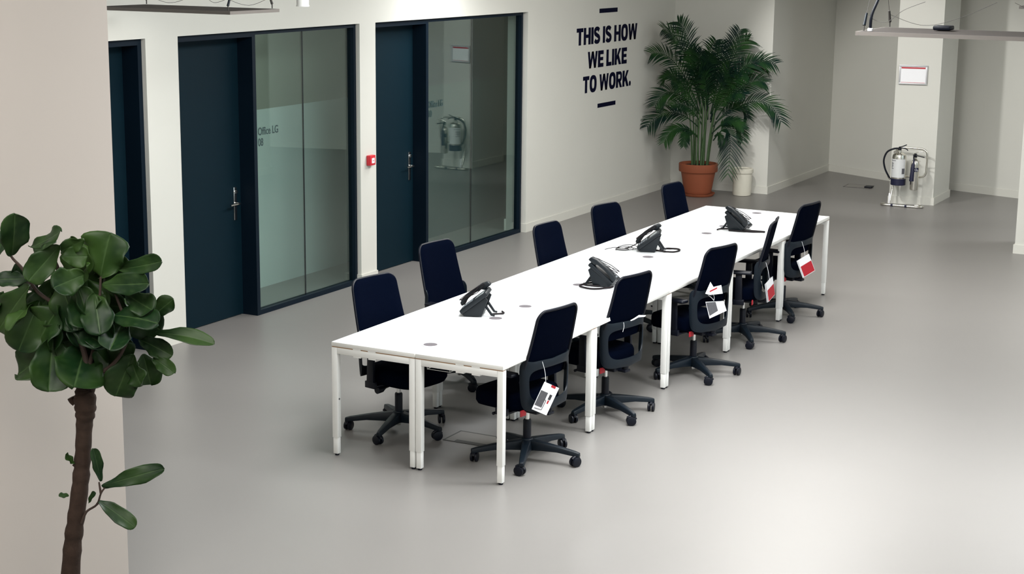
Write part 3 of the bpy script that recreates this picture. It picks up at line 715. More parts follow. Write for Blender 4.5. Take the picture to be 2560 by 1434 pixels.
# red and white booklets
for k, p, a, off, yaw, q, lab in (
        ('R4', chair_pt('R4', -0.235, 0.205, 0.555), math.radians(-20), 0.020, math.radians(84), (-0.195, 0.165, 0.690), 'narrow red and white tag hanging on the fourth, edge-on chair'),
        ('R5', chair_pt('R5', -0.242, 0.085, 0.567), math.radians(-25), 0.0, YR, (-0.195, 0.065, 0.685), 'large red and white tag hanging on the farthest chair')):
    r = place('paper_tag', p, yaw, a); tag(r, lab, 'tag', 'paper tags on the chairs')
    card('card', M['paper'], 0.125, 0.17, off=(off-0.02, 0, 0), parent=r); card('back_page', M['paper'], 0.125, 0.17, 0.001, (off-0.026, 0.010, -0.004), r)
    card('red_print', M['red'], 0.116, 0.100, 0.0004, (off-0.018, -0.0012, -0.066), r)
    tie(r, chair_pt(k, *q), p)

# ------------------------------------------------------------------ desk phones
def coil(path, rc, turns, rw=0.0022):
    P = smooth_path(path, 40); n = len(P); out = []
    for i in range(n):
        t = (P[min(i+1, n-1)]-P[max(i-1, 0)]).normalized(); u = t.cross(Vector((0, 0, 1)))
        u = u.normalized() if u.length > 1e-5 else Vector((1, 0, 0)); v = u.cross(t)
        out.append(P[i])
    return MB().tube(out, rc, 8)
def make_phone(kind):
    # faces +X : user sits on the +X side; handset on the left of the user (-Y)
    r = empty('desk_phone', (0, 0, 0))
    tilt = math.radians(38)
    R = Matrix.Rotation(-tilt, 4, 'Y') if False else Matrix.Rotation(tilt, 4, 'Y')
    T = Matrix.Translation((0.115, 0, 0.018)) @ R          # faceplate local: x runs down the slope to the front edge
    def P(b): return b.xf(T)
    body = P(MB().box((-0.225, -0.095, -0.006), (0.0, 0.105, 0.026))).build('body', M['phone'], r, bevel=0.009)
    # wedge flanks and stand
    st_ = MB()
    st_.prism([(0.10, 0.004), (0.112, 0.018), (-0.045, 0.135), (-0.062, 0.12), (-0.03, 0.03), (-0.02, 0.004)], 'y', -0.092, -0.080)
    st_.prism([(0.10, 0.004), (0.112, 0.018), (-0.045, 0.135), (-0.062, 0.12), (-0.03, 0.03), (-0.02, 0.004)], 'y', 0.080, 0.092)
    st_.box((-0.03, -0.085, 0.02), (0.06, 0.085, 0.05))
    st_.build('stand', M['phone'], r, bevel=0.003)
    for y in (-0.06, 0.055):
        MB().tube([(-0.04, y, 0.075), (-0.085, y, 0.011), (-0.105, y, 0.008)], [0.010, 0.009, 0.007], 8).build('stand_foot', M['phone'], r)
    P(MB().box((-0.205, -0.015, 0.0265), (-0.135, 0.090, 0.0285))).build('screen', M['phone_screen'], body, bevel=0.0008)
    for i in range(4):
        for j in range(3):
            P(MB().box((-0.105+i*0.023, 0.0+j*0.026, 0.026), (-0.090+i*0.023, 0.018+j*0.026, 0.031))).build('key', M['phone_key'], body, bevel=0.001)
    h = MB()
    hs = [(-0.250, 0.030), (-0.245, 0.060), (-0.20, 0.074), (-0.11, 0.076), (-0.03, 0.068), (0.0, 0.055), (0.004, 0.030), (-0.03, 0.028), (-0.05, 0.045), (-0.11, 0.050), (-0.175, 0.046), (-0.19, 0.028)]
    h.prism(hs, 'y', -0.092, -0.042)
    P(h).build('handset', M['phone'], r, bevel=0.008)
    # wire bundle tied around the set
    for k in range(3):
        ph = random.uniform(-0.3, 0.3); y0 = random.uniform(-0.03, 0.05)
        pts = []
        for q in range(20):
            a = 2*PI*q/20
            pts.append(T @ Vector((-0.125+0.085*math.cos(a)+0.01*math.sin(3*a+k), y0+0.035*math.cos(a+ph), 0.036+0.034*abs(math.sin(a*0.5+k))+0.006*k)))
        MB().tube(pts, 0.0024, 6, closed=True).build('cable_bundle', M['cord'], r)
    return r
ph0 = make_phone(0)
def cord_for(r, pts, rad=0.0065, name='coiled_cord'):
    MB().tube(smooth_path([(x, y, 0.007+0.002*(i % 2)) for i, (x, y) in enumerate(pts)], 8), rad, 8).build(name, M['cord'], r)
phs = []
for i, (x, y, rz, lab) in enumerate((
        (0.43, 1.15, PI+0.35, 'black desk phone nearest the open end, seen from behind'),
        (0.70, 2.47, 0.10, 'black desk phone second from the open end, its grey keys turned to the viewer'),
        (0.50, 3.93, PI+0.35, 'black desk phone third along, thin cable pile beside it on the desk'),
        (0.71, 5.26, -0.05, 'black desk phone farthest away, cord stretched flat to the right'))):
    p = ph0 if i == 0 else copy_tree(ph0)
    p.location = (x, y, HT+0.0008); p.rotation_euler = (0, 0, rz)
    tag(p, lab, 'telephone', 'black desk phones on the white desks'); phs.append(p)
def in_phone(i, pts):
    p = phs[i]; c, s = math.cos(p.rotation_euler.z), math.sin(p.rotation_euler.z)
    return [((X-p.location.x)*c+(Y-p.location.y)*s, -(X-p.location.x)*s+(Y-p.location.y)*c) for X, Y in pts]
cord_for(phs[1], in_phone(1, [(0.66, 2.50), (0.63, 2.44), (0.60, 2.35), (0.65, 2.28), (0.74, 2.27), (0.82, 2.35), (0.83, 2.42)]))
cord_for(phs[1], in_phone(1, [(0.62, 2.37), (0.68, 2.36), (0.74, 2.38)]), 0.006)
cord_for(phs[2], in_phone(2, [(0.52, 3.93), (0.60, 3.90), (0.68, 3.93), (0.70, 4.01), (0.66, 4.07), (0.58, 4.04), (0.54, 3.98)]))
cord_for(phs[3], in_phone(3, [(0.70, 5.14), (0.80, 5.14), (0.90, 5.17), (0.985, 5.20), (0.99, 5.235), (0.90, 5.215), (0.78, 5.18)]), 0.0065)
cord_for(phs[3], in_phone(3, [(0.66, 5.22), (0.61, 5.16), (0.60, 5.12)]), 0.006)
cord_for(phs[0], in_phone(0, [(0.50, 1.16), (0.55, 1.20), (0.56, 1.24), (0.53, 1.27)]), 0.006)
pl_ = empty('loose_cable', (0.265, 3.84, HT+0.0008)); tag(pl_, 'thin coiled cable lying left of the third phone', 'cable')
for k in range(3):
    pts = [(0.055*math.cos(2*PI*q/24)*(1+0.2*k)+0.02*k, 0.045*math.sin(2*PI*q/24+0.3*k)*(1+0.25*k), 0.004+0.004*k+0.012*max(0, math.sin(2*PI*q/24))*k) for q in range(24)]
    MB().tube(pts, 0.0024, 6, closed=True).build('cable_loop', M['cord'], pl_)
MB().tube(smooth_path([(-0.12, -0.08, 0.004), (-0.05, -0.04, 0.02), (0.02, 0.0, 0.012), (0.09, 0.02, 0.02), (0.14, 0.03, 0.005)], 6), 0.0024, 6).build('cable_end', M['cord'], pl_)
MB().tube(smooth_path([(0.0, 0.05, 0.004), (0.05, 0.06, 0.02), (0.09, 0.09, 0.045)], 6), 0.004, 6).build('plug', M['cord'], pl_)

# ------------------------------------------------------------------ floor boxes
def floor_box(x, y, w_, d_, lab, rz=0.0):
    r = empty('floor_box', (x, y, 0), rz); tag(r, lab, 'floor socket', 'floor boxes')
    f = MB(); t = 0.012
    f.box((-w_/2, -d_/2, 0.0), (w_/2, -d_/2+t, 0.003)).box((-w_/2, d_/2-t, 0), (w_/2, d_/2, 0.003)).box((-w_/2, -d_/2+t, 0), (-w_/2+t, d_/2-t, 0.003)).box((w_/2-t, -d_/2+t, 0), (w_/2, d_/2-t, 0.003))
    f.build('frame', M['hatch_frame'], r, smooth=False)
    MB().box((-w_/2+t, -d_/2+t, 0.0), (w_/2-t, d_/2-t, 0.0025)).build('lid', M['hatch'], r, smooth=False)
    return r
fb = floor_box(0.62, 0.75, 0.36, 0.24, 'square floor box under the nearest desks')
MB().box((-0.10, -0.108, 0.0025), (0.12, -0.07, 0.0035)).build('cable_flap', M['hatch_frame'], fb, smooth=False)
fb = floor_box(-0.55, 13.50, 0.36, 0.30, 'floor box left of the extinguisher stand, black plug at its corner', 0.05)
MB().box((0.10, -0.12, 0.003), (0.20, 0.02, 0.022)).build('plug', M['black_plastic'], fb, bevel=0.006)

# ------------------------------------------------------------------ fire extinguishers on a tubular stand
sd = empty('extinguisher_stand', (0.40, 12.05, 0)); tag(sd, 'chrome tubular stand on the floor against the white pillar', 'stand')
rt_ = 0.014
fl = smooth_path([(-0.215, 0.05, 0.016), (-0.235, 0.0, 0.016), (-0.20, -0.04, 0.016), (-0.10, -0.045, 0.016), (0.10, -0.045, 0.016), (0.22, -0.045, 0.016), (0.285, 0.0, 0.016), (0.24, 0.06, 0.016), (0.17, 0.065, 0.016)], 6)
MB().tube(fl, rt_, 12).build('base_tube', M['steel'], sd)
for x in (-0.09, 0.085): MB().tube([(x-0.014, -0.045, 0.016), (x+0.014, -0.045, 0.016)], 0.0165, 12).build('rubber_collar', M['navy_plastic'], sd)
MB().tube(smooth_path([(-0.135, -0.01, 0.02), (-0.135, 0.05, 0.10), (-0.125, 0.115, 0.30), (-0.12, 0.12, 0.62), (-0.10, 0.12, 0.70), (-0.03, 0.12, 0.725), (0.15, 0.12, 0.725), (0.235, 0.12, 0.715), (0.275, 0.12, 0.66), (0.275, 0.12, 0.50), (0.27, 0.12, 0.42), (0.23, 0.12, 0.375), (0.10, 0.12, 0.365), (-0.12, 0.12, 0.365)], 6), 0.0125, 12).build('upright_tube', M['steel'], sd)
for x, z in ((-0.04, 0.725), (0.155, 0.725), (-0.04, 0.365), (0.155, 0.365)):
    MB().tube([(x, 0.12, z), (x, 0.085, z)], 0.006, 8).build('hanging_hook', M['steel'], sd)
MB().box((-0.145, -0.02, 0.03), (-0.125, 0.0, 0.16)).build('white_strap', M['paper'], sd, bevel=0.003)
def ext(name, x, y, z0, r_, h, lab):
    o = empty(name, (x, y, z0)); tag(o, lab, 'fire extinguisher'); return o
e1 = ext('fire_extinguisher', 0.36, 12.05, 0.275, 0.09, 0.4, 'wide steel water extinguisher with a black hose on the chrome stand')
MB().lathe([(0.05, 0.0), (0.083, 0.004), (0.087, 0.02), (0.087, 0.345), (0.080, 0.375), (0.055, 0.395), (0.028, 0.402), (0.026, 0.43), (0.022, 0.432)], 40).build('cylinder', M['steel'], e1)
MB().lathe([(0.088, -0.004), (0.0925, 0.0), (0.0925, 0.075), (0.088, 0.078)], 40).build('rubber_skirt', M['navy_plastic'], e1)
def wrap(rad, z0, z1, a0, a1, n=24, t=0.001):
    b = MB(); vs = []
    for rr in (rad, rad+t):
        for z in (z0, z1):
            for k in range(n+1):
                a = a0+(a1-a0)*k/n; vs.append((rr*math.cos(a), rr*math.sin(a), z))
    m_ = n+1; fs = []
    for k in range(n): fs += [(2*m_+k, 2*m_+k+1, 3*m_+k+1, 3*m_+k), (k, m_+k, m_+k+1, k+1), (k, k+1, 2*m_+k+1, 2*m_+k), (m_+k, 3*m_+k, 3*m_+k+1, m_+k+1)]
    fs += [(0, 2*m_, 3*m_, m_), (n, m_+n, 3*m_+n, 2*m_+n)]
    return b.add(vs, fs)
lb = wrap(0.0872, 0.095, 0.325, math.radians(185), math.radians(345)).build('label', M['label'], e1)
for z, a, b_ in ((0.305, 200, 258), (0.275, 198, 236), (0.262, 198, 240), (0.249, 198, 232), (0.236, 198, 238), (0.223, 198, 228), (0.205, 198, 240)):
    wrap(0.0883, z-0.003, z+0.003, math.radians(a), math.radians(b_), 12, 0.0004).build('printed_line', M['print_grey'], lb)
wrap(0.0883, 0.14, 0.21, math.radians(310), math.radians(336), 10, 0.0004).build('printed_panel', M['print_grey'], lb)
MB().tube([(0, 0, 0.43), (0, 0, 0.462)], [0.022, 0.018], 14).build('valve', M['black_plastic'], e1)
MB().tube(smooth_path([(-0.02, -0.01, 0.455), (0.04, -0.02, 0.462), (0.09, -0.03, 0.452), (0.11, -0.03, 0.435)], 5), [0.007]*16, 8).build('carry_handle', M['black_plastic'], e1)
MB().tube(smooth_path([(-0.01, -0.01, 0.468), (0.03, -0.02, 0.478), (0.09, -0.03, 0.505)], 5), 0.006, 8).build('squeeze_lever', M['black_plastic'], e1)
MB().tube(smooth_path([(-0.01, -0.01, 0.452), (-0.07, -0.02, 0.445), (-0.15, -0.03, 0.40), (-0.185, -0.035, 0.30), (-0.165, -0.03, 0.19), (-0.12, -0.02, 0.10), (-0.098, -0.01, 0.06)], 6), 0.0115, 10).build('hose', M['black_plastic'], e1)
MB().tube([(-0.128, -0.015, 0.10), (-0.103, -0.012, 0.065)], 0.013, 10).build('hose_nozzle', M['steel'], e1)
MB().cyl((-0.04, -0.04, 0.41), (-0.04, -0.065, 0.41), 0.02, 16).build('pressure_gauge', M['steel'], e1)
e2 = ext('fire_extinguisher', 0.555, 12.075, 0.215, 0.05, 0.4, 'slim steel gas extinguisher with a black horn, right on the chrome stand')
MB().lathe([(0.04, 0.0), (0.050, 0.006), (0.052, 0.02), (0.052, 0.325), (0.047, 0.358), (0.030, 0.382), (0.017, 0.392), (0.016, 0.43), (0.010, 0.432)], 36).build('cylinder', M['steel'], e2)
MB().tube([(0, 0, 0.41), (0.0, 0, 0.455)], [0.02, 0.016], 12).build('valve', M['black_plastic'], e2)
MB().tube(smooth_path([(-0.03, -0.01, 0.44), (0.04, -0.015, 0.432), (0.115, -0.02, 0.42)], 5), 0.007, 8).build('carry_handle', M['black_plastic'], e2)
MB().tube(smooth_path([(-0.02, -0.01, 0.455), (0.03, -0.015, 0.478), (0.095, -0.02, 0.487)], 5), 0.006, 8).build('squeeze_lever', M['steel'], e2)
MB().tube([(-0.005, -0.055, 0.40), (-0.003, -0.066, 0.345), (-0.008, -0.066, 0.32), (-0.018, -0.070, 0.12)], [0.010, 0.012, 0.022, 0.028], 16).build('horn', M['navy_plastic'], e2)
MB().tube(smooth_path([(0.0, -0.01, 0.44), (-0.01, -0.05, 0.43), (-0.005, -0.06, 0.39)], 4), 0.008, 8).build('horn_pipe', M['black_plastic'], e2)
lb2 = wrap(0.0522, 0.235, 0.285, math.radians(200), math.radians(340)).build('label', M['navy_plastic'], e2)
me = text_mesh('CO\u2082', 0.040); me.name = 'label_text'; me.materials.clear(); me.materials.append(M['paper'])
for v in me.vertices:
    a = math.radians(270)+(v.co.x-0.018)/0.0534; x, z, d = v.co.x, v.co.y, v.co.z
    v.co = ((0.0535+d*0.5)*math.cos(a), (0.0535+d*0.5)*math.sin(a), 0.247+z)
o = bpy.data.objects.new('label_text', me); COL.objects.link(o); o.parent = lb2

# ------------------------------------------------------------------ white pedal-less bin
bn = empty('waste_bin', (-1.637, 11.90, 0)); tag(bn, 'cream cylindrical bin with a lid beside the terracotta pot', 'bin')
MB().lathe([(0.10, 0.0), (0.116, 0.004), (0.120, 0.02), (0.126, 0.29), (0.118, 0.295)], 40).build('body', M['bin'], bn)
MB().lathe([(0.12, 0.292), (0.137, 0.294), (0.139, 0.30), (0.138, 0.345), (0.130, 0.353), (0.112, 0.353), (0.105, 0.342), (0.001, 0.342)], 40).build('lid', M['bin'], bn)

# ------------------------------------------------------------------ areca palm
PX = (-2.13, 11.56, 0)
palm = empty('potted_palm', PX, YAW); tag(palm, 'tall feathery palm in a terracotta pot in the corner by the slogan', 'plant')
pot = MB().lathe([(0.13, 0.035), (0.168, 0.037), (0.178, 0.06), (0.222, 0.315), (0.246, 0.318), (0.250, 0.325), (0.252, 0.415), (0.246, 0.422), (0.226, 0.422), (0.220, 0.405), (0.205, 0.375), (0.001, 0.375)], 48, (0.01, 0, 0)).build('pot', M['terracotta'], palm)
MB().lathe([(0.15, 0.0), (0.190, 0.003), (0.212, 0.03), (0.215, 0.04), (0.205, 0.040), (0.18, 0.022), (0.001, 0.022)], 48, (0.02, 0, 0)).build('saucer', M['terracotta'], palm)
sl = MB().lathe([(0.215, 0.376), (0.210, 0.388), (0.12, 0.398), (0.001, 0.404)], 32, (0.01, 0, 0)).build('soil', M['soil'], palm)
STEMS = [(-0.069, 0.44, -0.125, 1.052), (-0.042, 0.441, -0.074, 1.124), (-0.015, 0.432, -0.005, 1.197), (0.012, 0.441, -0.025, 1.268), (0.039, 0.427, 0.038, 1.251), (0.066, 0.442, 0.065, 1.269), (0.084, 0.427, 0.119, 1.234), (0.107, 0.442, 0.177, 1.127), (0.126, 0.433, 0.206, 1.056), (-0.033, 0.426, -0.033, 0.981), (0.03, 0.445, 0.104, 1.162), (0.138, 0.446, 0.228, 0.948)]
for i, (x0, z0, x1, z1) in enumerate(STEMS):
    y0 = 0.09*math.sin(i*2.4); y1 = y0*1.6
    MB().tube(smooth_path([(x0, y0, 0.37), (x0+(x1-x0)*0.35, y0, 0.37+(z1-0.37)*0.5), (x1, y1, z1)], 6), [0.014-0.0006*k for k in range(13)], 8).build('stem', M['palm_stem'], palm)
FRONDS = [(0.036, 1.054, -0.212, 2.08, -0.501, 2.137, 0.05, -0.15), (0.05, 1.161, -0.16, 2.133, -0.295, 2.214, 0, 0.1), (0.105, 1.126, 0.084, 1.731, 0.17, 1.993, 0, -0.1), (0.177, 1.127, 0.383, 1.822, 0.479, 2.122, 0, 0.0), (0.195, 1.127, 0.431, 1.964, 0.604, 1.995, 0.05, 0.1), (0.211, 1.163, 0.488, 1.876, 0.92, 1.715, 0, -0.1), (0.213, 1.127, 0.543, 1.824, 0.822, 1.678, 0.05, 0.1), (0.218, 0.984, 0.553, 1.576, 0.805, 1.473, 0, -0.05), (0.219, 0.948, 0.806, 1.49, 1.014, 1.0, 0, -0.2), (0.185, 0.894, 0.509, 1.345, 0.628, 1.01, 0, 0.1), (0.191, 0.714, 0.462, 1.166, 0.363, 0.325, 0, -0.25), (0.17, 0.804, 0.463, 1.13, 0.558, 0.748, 0, -0.1), (-0.001, 1.089, -0.313, 1.903, -0.633, 1.827, 0, -0.1), (0.0, 1.054, -0.391, 1.548, -0.584, 1.188, 0, -0.2), (0.006, 0.874, -0.382, 1.264, -0.67, 0.91, 0, -0.15), (-0.008, 0.766, -0.303, 1.014, -0.45, 0.701, 0, -0.1), (-0.038, 1.125, -0.305, 1.656, -0.447, 1.5, 0.05, 0.15), (-0.007, 0.748, -0.175, 0.944, -0.208, 0.671, 0, -0.2), (0.036, 1.054, -0.091, 1.658, -0.008, 1.863, 0, -0.15), (0.071, 1.09, -0.021, 1.694, -0.144, 1.876, 0, -0.1), (0.144, 1.055, 0.265, 1.662, 0.235, 1.97, 0, -0.15), (0.108, 1.055, 0.017, 1.606, 0.087, 1.835, 0, -0.25), (0.163, 1.019, 0.376, 1.557, 0.561, 1.574, 0, -0.2), (0.039, 0.982, -0.228, 1.479, -0.394, 1.498, 0, -0.25), (0.147, 0.948, 0.309, 1.414, 0.529, 1.332, 0, -0.25), (0.041, 0.911, -0.168, 1.266, -0.385, 1.181, 0, -0.25), (0.11, 0.983, 0.093, 1.483, -0.053, 1.68, 0, -0.3), (0.146, 0.983, 0.236, 1.484, 0.333, 1.685, 0, -0.3), (0.205, 0.84, 0.393, 1.094, 0.552, 0.902, 0, -0.2), (0.015, 1.161, -0.136, 1.94, -0.43, 2.091, 0, -0.25), (0.207, 0.768, 0.275, 0.877, 0.29, 0.637, 0, -0.1), (0.106, 1.09, 0.16, 1.607, 0.1, 1.756, 0.1, 0.15)]
for (x0, z0, x1, z1, x2, z2, d0, d2) in FRONDS:
    b = MB(); A, B, C_ = Vector((x0, d0, z0)), Vector((x1, (d0+d2)*0.3, z1)), Vector((x2, d2, z2))
    n = 30; P = [bez(A, B, C_, k/n) for k in range(n+1)]
    b.tube(P[::2], [0.009*(1-0.8*k/(len(P[::2])-1)) for k in range(len(P[::2]))], 6)
    ln = sum((P[k+1]-P[k]).length for k in range(n))
    for k in range(6, n+1):
        t = k/n; T = (P[min(k+1, n)]-P[k-1]).normalized()
        L = min(0.26, 0.30*ln)*(0.35+0.75*math.sin(PI*min(1, (t-0.12)*1.05))**0.8)*random.uniform(0.85, 1.1)
        side = T.cross(Vector((0, -0.75, 0.66))); side = side.normalized() if side.length > 1e-4 else T.orthogonal()
        upn = side.cross(T).normalized()
        for s in (-1, 1):
            d = (T*random.uniform(0.62, 0.85)+side*s*0.72+upn*random.uniform(0.05, 0.35)).normalized()
            wv = d.cross(upn).normalized()*0.0085
            q = P[k]; vs = []; m_ = 5
            for j in range(m_+1):
                f = j/m_; ww = wv*(0.5+1.6*f*(1-f)*1.5)*(1-f**3)
                pos = q+d*L*f+Vector((0, 0, -0.30*L*f*f))
                vs += [tuple(pos-ww), tuple(pos+Vector((0, 0, 0.002))), tuple(pos+ww)]
            fs = []
            for j in range(m_): fs += [(j*3, j*3+1, j*3+4, j*3+3), (j*3+1, j*3+2, j*3+5, j*3+4)]
            b.add(vs, fs)
    cy_, sy_ = math.cos(YAW), math.sin(YAW)
    for q, p in enumerate(b.v):
        wx = PX[0]+p[0]*cy_-p[1]*sy_; wy = PX[1]+p[0]*sy_+p[1]*cy_
        wx = max(wx, -2.742)
        if wx < -1.36: wy = min(wy, 12.142)
        b.v[q] = ((wx-PX[0])*cy_+(wy-PX[1])*sy_, -(wx-PX[0])*sy_+(wy-PX[1])*cy_, p[2])
    fo = b.build('frond', M['palm_leaf'], palm, ang=80)

# ------------------------------------------------------------------ fiddle-leaf fig in the foreground
FX = (0.98, -3.4, 0)
fig = empty('fig_tree', FX, YAW); tag(fig, 'tall fig tree with big glossy leaves in the left foreground', 'plant')
LEAVES = [(-0.178, -0.032, 1.94, -0.124, -0.133, 2.106, 0.089), (-0.105, -0.012, 1.974, 0.049, -0.12, 2.046, 0.056), (0.025, -0.052, 1.988, -0.098, -0.056, 1.848, 0.084), (0.158, 0.05, 1.835, 0.197, 0.048, 2.01, 0.173), (0.242, 0.032, 1.874, 0.444, -0.102, 1.929, 0.058), (0.174, 0.004, 1.815, 0.382, -0.088, 1.837, 0.075), (0.114, -0.039, 1.866, 0.016, -0.132, 1.829, 0.089), (-0.106, -0.034, 1.82, -0.278, 0.081, 1.611, 0.103), (-0.121, 0.039, 1.831, -0.258, 0.05, 1.822, 0.052), (-0.12, 0.036, 1.73, -0.183, -0.11, 1.659, 0.061), (0.011, -0.023, 1.734, -0.103, 0.003, 1.572, 0.141), (-0.036, 0.028, 1.572, -0.185, 0.062, 1.42, 0.122), (0.079, 0.046, 1.534, 0.08, -0.137, 1.426, 0.169), (0.288, 0.013, 1.525, 0.211, 0.015, 1.348, 0.108), (0.142, 0.001, 1.778, 0.186, -0.114, 1.644, 0.098), (0.202, -0.003, 1.689, 0.41, -0.137, 1.701, 0.094), (0.356, 0.052, 1.668, 0.447, 0.065, 1.741, 0.058), (0.385, 0.006, 1.614, 0.619, -0.082, 1.611, 0.054), (0.311, 0.049, 1.576, 0.44, -0.011, 1.531, 0.061), (0.323, 0.046, 1.515, 0.345, 0.06, 1.387, 0.084), (0.372, 0.001, 1.51, 0.46, -0.052, 1.468, 0.047), (0.285, 0.012, 1.493, 0.322, -0.048, 1.412, 0.07), (0.094, -0.041, 1.622, 0.191, -0.081, 1.59, 0.061), (0.243, 0.038, 1.648, 0.233, -0.149, 1.581, 0.094), (0.029, -0.054, 1.941, 0.112, 0.003, 1.931, 0.07), (0.117, -0.026, 2.005, 0.026, -0.021, 1.961, 0.052), (0.278, -0.003, 1.775, 0.387, -0.071, 1.728, 0.08), (-0.051, 0.06, 1.769, -0.114, 0.047, 1.696, 0.103), (0.031, -0.01, 1.785, 0.083, 0.048, 1.644, 0.103), (0.061, 0.016, 1.683, -0.008, 0.059, 1.565, 0.094), (0.22, -0.017, 1.788, 0.267, 0.125, 1.694, 0.084), (-0.074, -0.022, 1.923, -0.062, 0.098, 1.986, 0.066), (0.175, 0.049, 1.591, 0.259, 0.034, 1.487, 0.103), (0.005, -0.053, 1.656, -0.082, 0.052, 1.522, 0.103), (-0.184, 0.032, 1.891, -0.139, 0.106, 1.758, 0.075), (0.135, -0.032, 1.906, 0.032, 0.066, 1.801, 0.075), (0.182, -0.039, 1.761, 0.074, 0.084, 1.668, 0.084), (0.157, -0.055, 1.551, 0.184, 0.118, 1.421, 0.084), (-0.261, 0.048, 1.908, -0.256, 0.154, 2.006, 0.075), (-0.251, 0.028, 1.774, -0.361, 0.154, 1.647, 0.094)]
UL = [-1, -0.82, -0.62, -0.42, -0.22, -0.06, 0, 0.06, 0.22, 0.42, 0.62, 0.82, 1]
def fig_leaf(b, base, tip, wd, seed, flat=0.0):
    rnd = random.Random(seed)
    A, T_ = Vector(base), Vector(tip); ax = T_-A; L = ax.length; ax.normalize()
    want = Vector((rnd.uniform(-0.6, 0.6), -0.85, 0.55+flat+rnd.uniform(-0.65, 0.5)))
    nrm = (want-ax*want.dot(ax)).normalized(); sd_ = ax.cross(nrm)
    nt_, nw = 16, 13; vs = []; at = []
    cup = rnd.uniform(0.10, 0.35); curl = rnd.uniform(-0.45, 0.35); wav = rnd.uniform(0.8, 2.0); ph = rnd.uniform(0, 6)
    for i in range(nt_+1):
        fi = PI*i/nt_; t = 0.5-0.5*math.cos(fi)
        hw = 0.5*wd*max(0.0, math.sin(fi))**0.95*(0.50+0.74*t)*(1+0.05*math.sin(17*t+ph))+0.0015
        for j in range(nw):
            u = UL[j]
            off = cup*hw*abs(u)**1.5+0.075*wd*wav*math.sin(11*t+ph+(2 if u > 0 else 0))*abs(u)**2
            side_v = max(0.0, math.sin((t-abs(u)*0.16)*2*PI*5.5))**6
            off += 0.010*wd*side_v*(1-abs(u))
            pos = A+ax*L*t+sd_*u*hw*(1+0.03*math.sin(14*t+ph))+nrm*(off+curl*L*(t*t*(0.6) - 0.35*t)+(-0.012*wd if j == nw//2 else 0))
            vs.append(tuple(pos)); at.append(0.85 if j == nw//2 else 0.22*side_v*(1 if abs(u) < 0.85 else 0.3))
    fs = [(i*nw+j, i*nw+j+1, (i+1)*nw+j+1, (i+1)*nw+j) for i in range(nt_) for j in range(nw-1)]
    b.add(vs, fs); b.attr = (b.attr or [])+at
_rl = random.Random(21)
for _ in range(28):
    a = _rl.uniform(0, 2*PI); q = _rl.uniform(0.15, 0.95)
    cx = 0.06+0.27*q*math.cos(a); cz = 1.70+0.24*q*math.sin(a); dp = _rl.uniform(-0.04, 0.20)
    ang = _rl.uniform(-0.9, 0.9)-PI/2+0.6*math.cos(a); Ln = _rl.uniform(0.15, 0.24)
    if cz < 1.56 and cx > 0.2: continue
    LEAVES.insert(0, (cx-0.5*Ln*math.cos(ang), dp+0.03, cz-0.5*Ln*math.sin(ang), cx+0.5*Ln*math.cos(ang), dp-0.04, cz+0.5*Ln*math.sin(ang), _rl.uniform(0.09, 0.14)))
fo = MB()
for i, (x0, y0, z0, x1, y1, z1, wd) in enumerate(LEAVES): fig_leaf(fo, (x0, y0, z0), (x1+0.06*(x1-x0), y1, z1+0.06*(z1-z0)), wd*1.42, 100+i)
fol = fo.build('foliage', M['fig_leaf'], fig, ang=180)
sl_ = fol.modifiers.new('thickness', 'SOLIDIFY'); sl_.thickness = 0.0012
TRUNK = [(-0.055, 0.05, 0.046), (-0.035, 0.30, 0.0425), (-0.008, 0.565, 0.0394), (0.01, 0.718, 0.0375), (0.033, 0.854, 0.0356), (0.054, 0.988, 0.0347), (0.068, 1.11, 0.0328), (0.078, 1.221, 0.0337), (0.085, 1.287, 0.0431), (0.084, 1.341, 0.0469), (0.078, 1.369, 0.0319), (0.08, 1.385, 0.02)]
tp = smooth_path([(x, 0, z) for x, z, r_ in TRUNK], 6)
tr_r = []
for i in range(len(tp)):
    f = i/6; k = min(int(f), len(TRUNK)-2); q = f-k; tr_r.append((TRUNK[k][2]*(1-q)+TRUNK[k+1][2]*q)*(1+0.05*math.sin(i*1.7)+0.03*math.sin(i*4.1)))
trunk = MB().tube(tp, tr_r, 20).build('trunk', M['bark'], fig, ang=80)
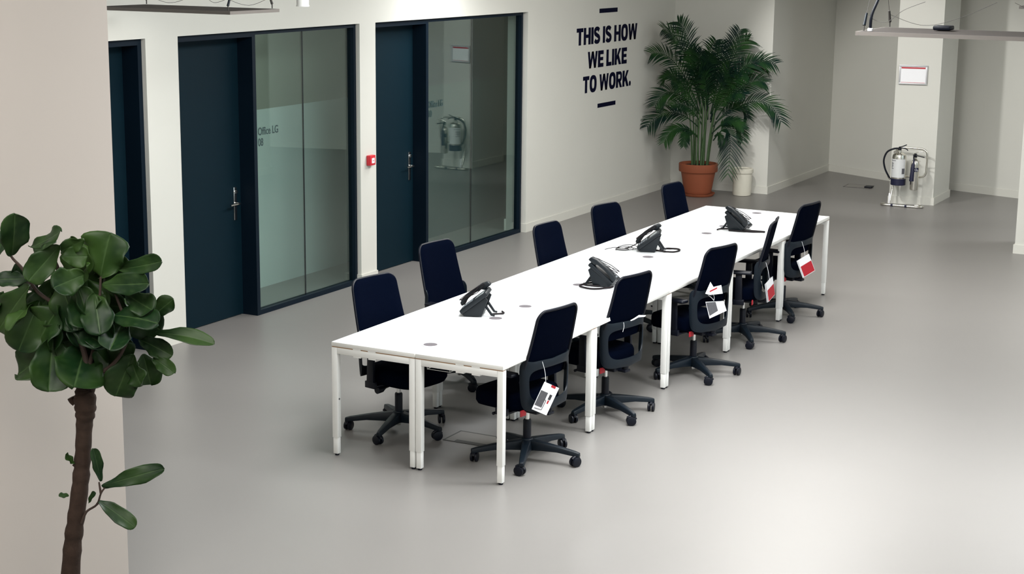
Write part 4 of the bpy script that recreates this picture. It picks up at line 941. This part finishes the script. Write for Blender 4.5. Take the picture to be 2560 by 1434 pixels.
BR = [[(0.115, 1.364), (0.132, 1.407), (0.16, 1.446), (0.203, 1.479), (0.248, 1.539), (0.272, 1.625), (0.226, 1.785)], [(0.089, 1.369), (0.096, 1.429), (0.09, 1.537), (0.025, 1.708), (0.001, 1.867), (-0.027, 1.941)], [(0.045, 1.315), (0.034, 1.325), (0.027, 1.338)], [(0.025, 1.708), (-0.086, 1.781), (-0.144, 1.876), (-0.188, 1.928), (-0.191, 1.97)], [(0.096, 1.429), (0.145, 1.602), (0.161, 1.731), (0.171, 1.848)]]
for k, p in enumerate(BR):
    P = smooth_path([(x, 0.0, z) for x, z in p], 5); r0 = (0.012, 0.016, 0.016, 0.009, 0.010)[k]
    if k == 0: P = [Vector((0.095, 0, 1.335))]+P
    MB().tube(P, [r0*(1-0.55*i/(len(P)-1)) if k != 2 else r0 for i in range(len(P))], 10).build('branch', M['twig'] if k != 2 else M['bark'], fig)
SPRIG = [(0.146, 0.961, 0.411, 1.055, 0.07), (0.128, 0.9, 0.285, 0.796, 0.067), (0.142, 0.984, 0.125, 1.135, 0.045), (0.038, 1.06, 0.003, 1.106, 0.032), (0.006, 0.921, -0.027, 0.928, 0.024), (0.087, 0.888, 0.122, 0.945, 0.028)]
sp = MB()
for i, (x0, z0, x1, z1, wd) in enumerate(SPRIG): fig_leaf(sp, (x0, -0.02, z0), (x1, -0.05, z1), wd*1.15, 300+i, 0.3)
spo = sp.build('sprout_leaves', M['fig_leaf'], fig, ang=180); s2 = spo.modifiers.new('thickness', 'SOLIDIFY'); s2.thickness = 0.0012
TWIG = [[(0.05, 0.80), (0.069, 0.837), (0.083, 0.856), (0.122, 0.883), (0.14, 0.931), (0.159, 0.958)], [(0.14, 0.931), (0.134, 0.98)], [(0.122, 0.883), (0.13, 0.897)], [(0.03, 1.05), (0.038, 1.055), (0.06, 1.044)]]
for p in TWIG:
    P = smooth_path([(x, -0.02, z) for x, z in p], 4)
    MB().tube(P, [0.0058*(1-0.4*i/(len(P)-1)) for i in range(len(P))], 8).build('twig', M['twig'], fig)
MB().lathe([(0.12, 0.0), (0.14, 0.003), (0.18, 0.28), (0.185, 0.285), (0.185, 0.33), (0.17, 0.33), (0.165, 0.28), (0.001, 0.28)], 40, (-0.05, 0, 0)).build('pot', M['grey_plastic'], fig)
MB().lathe([(0.166, 0.281), (0.163, 0.29), (0.001, 0.297)], 28, (-0.05, 0, 0)).build('soil', M['soil'], fig)
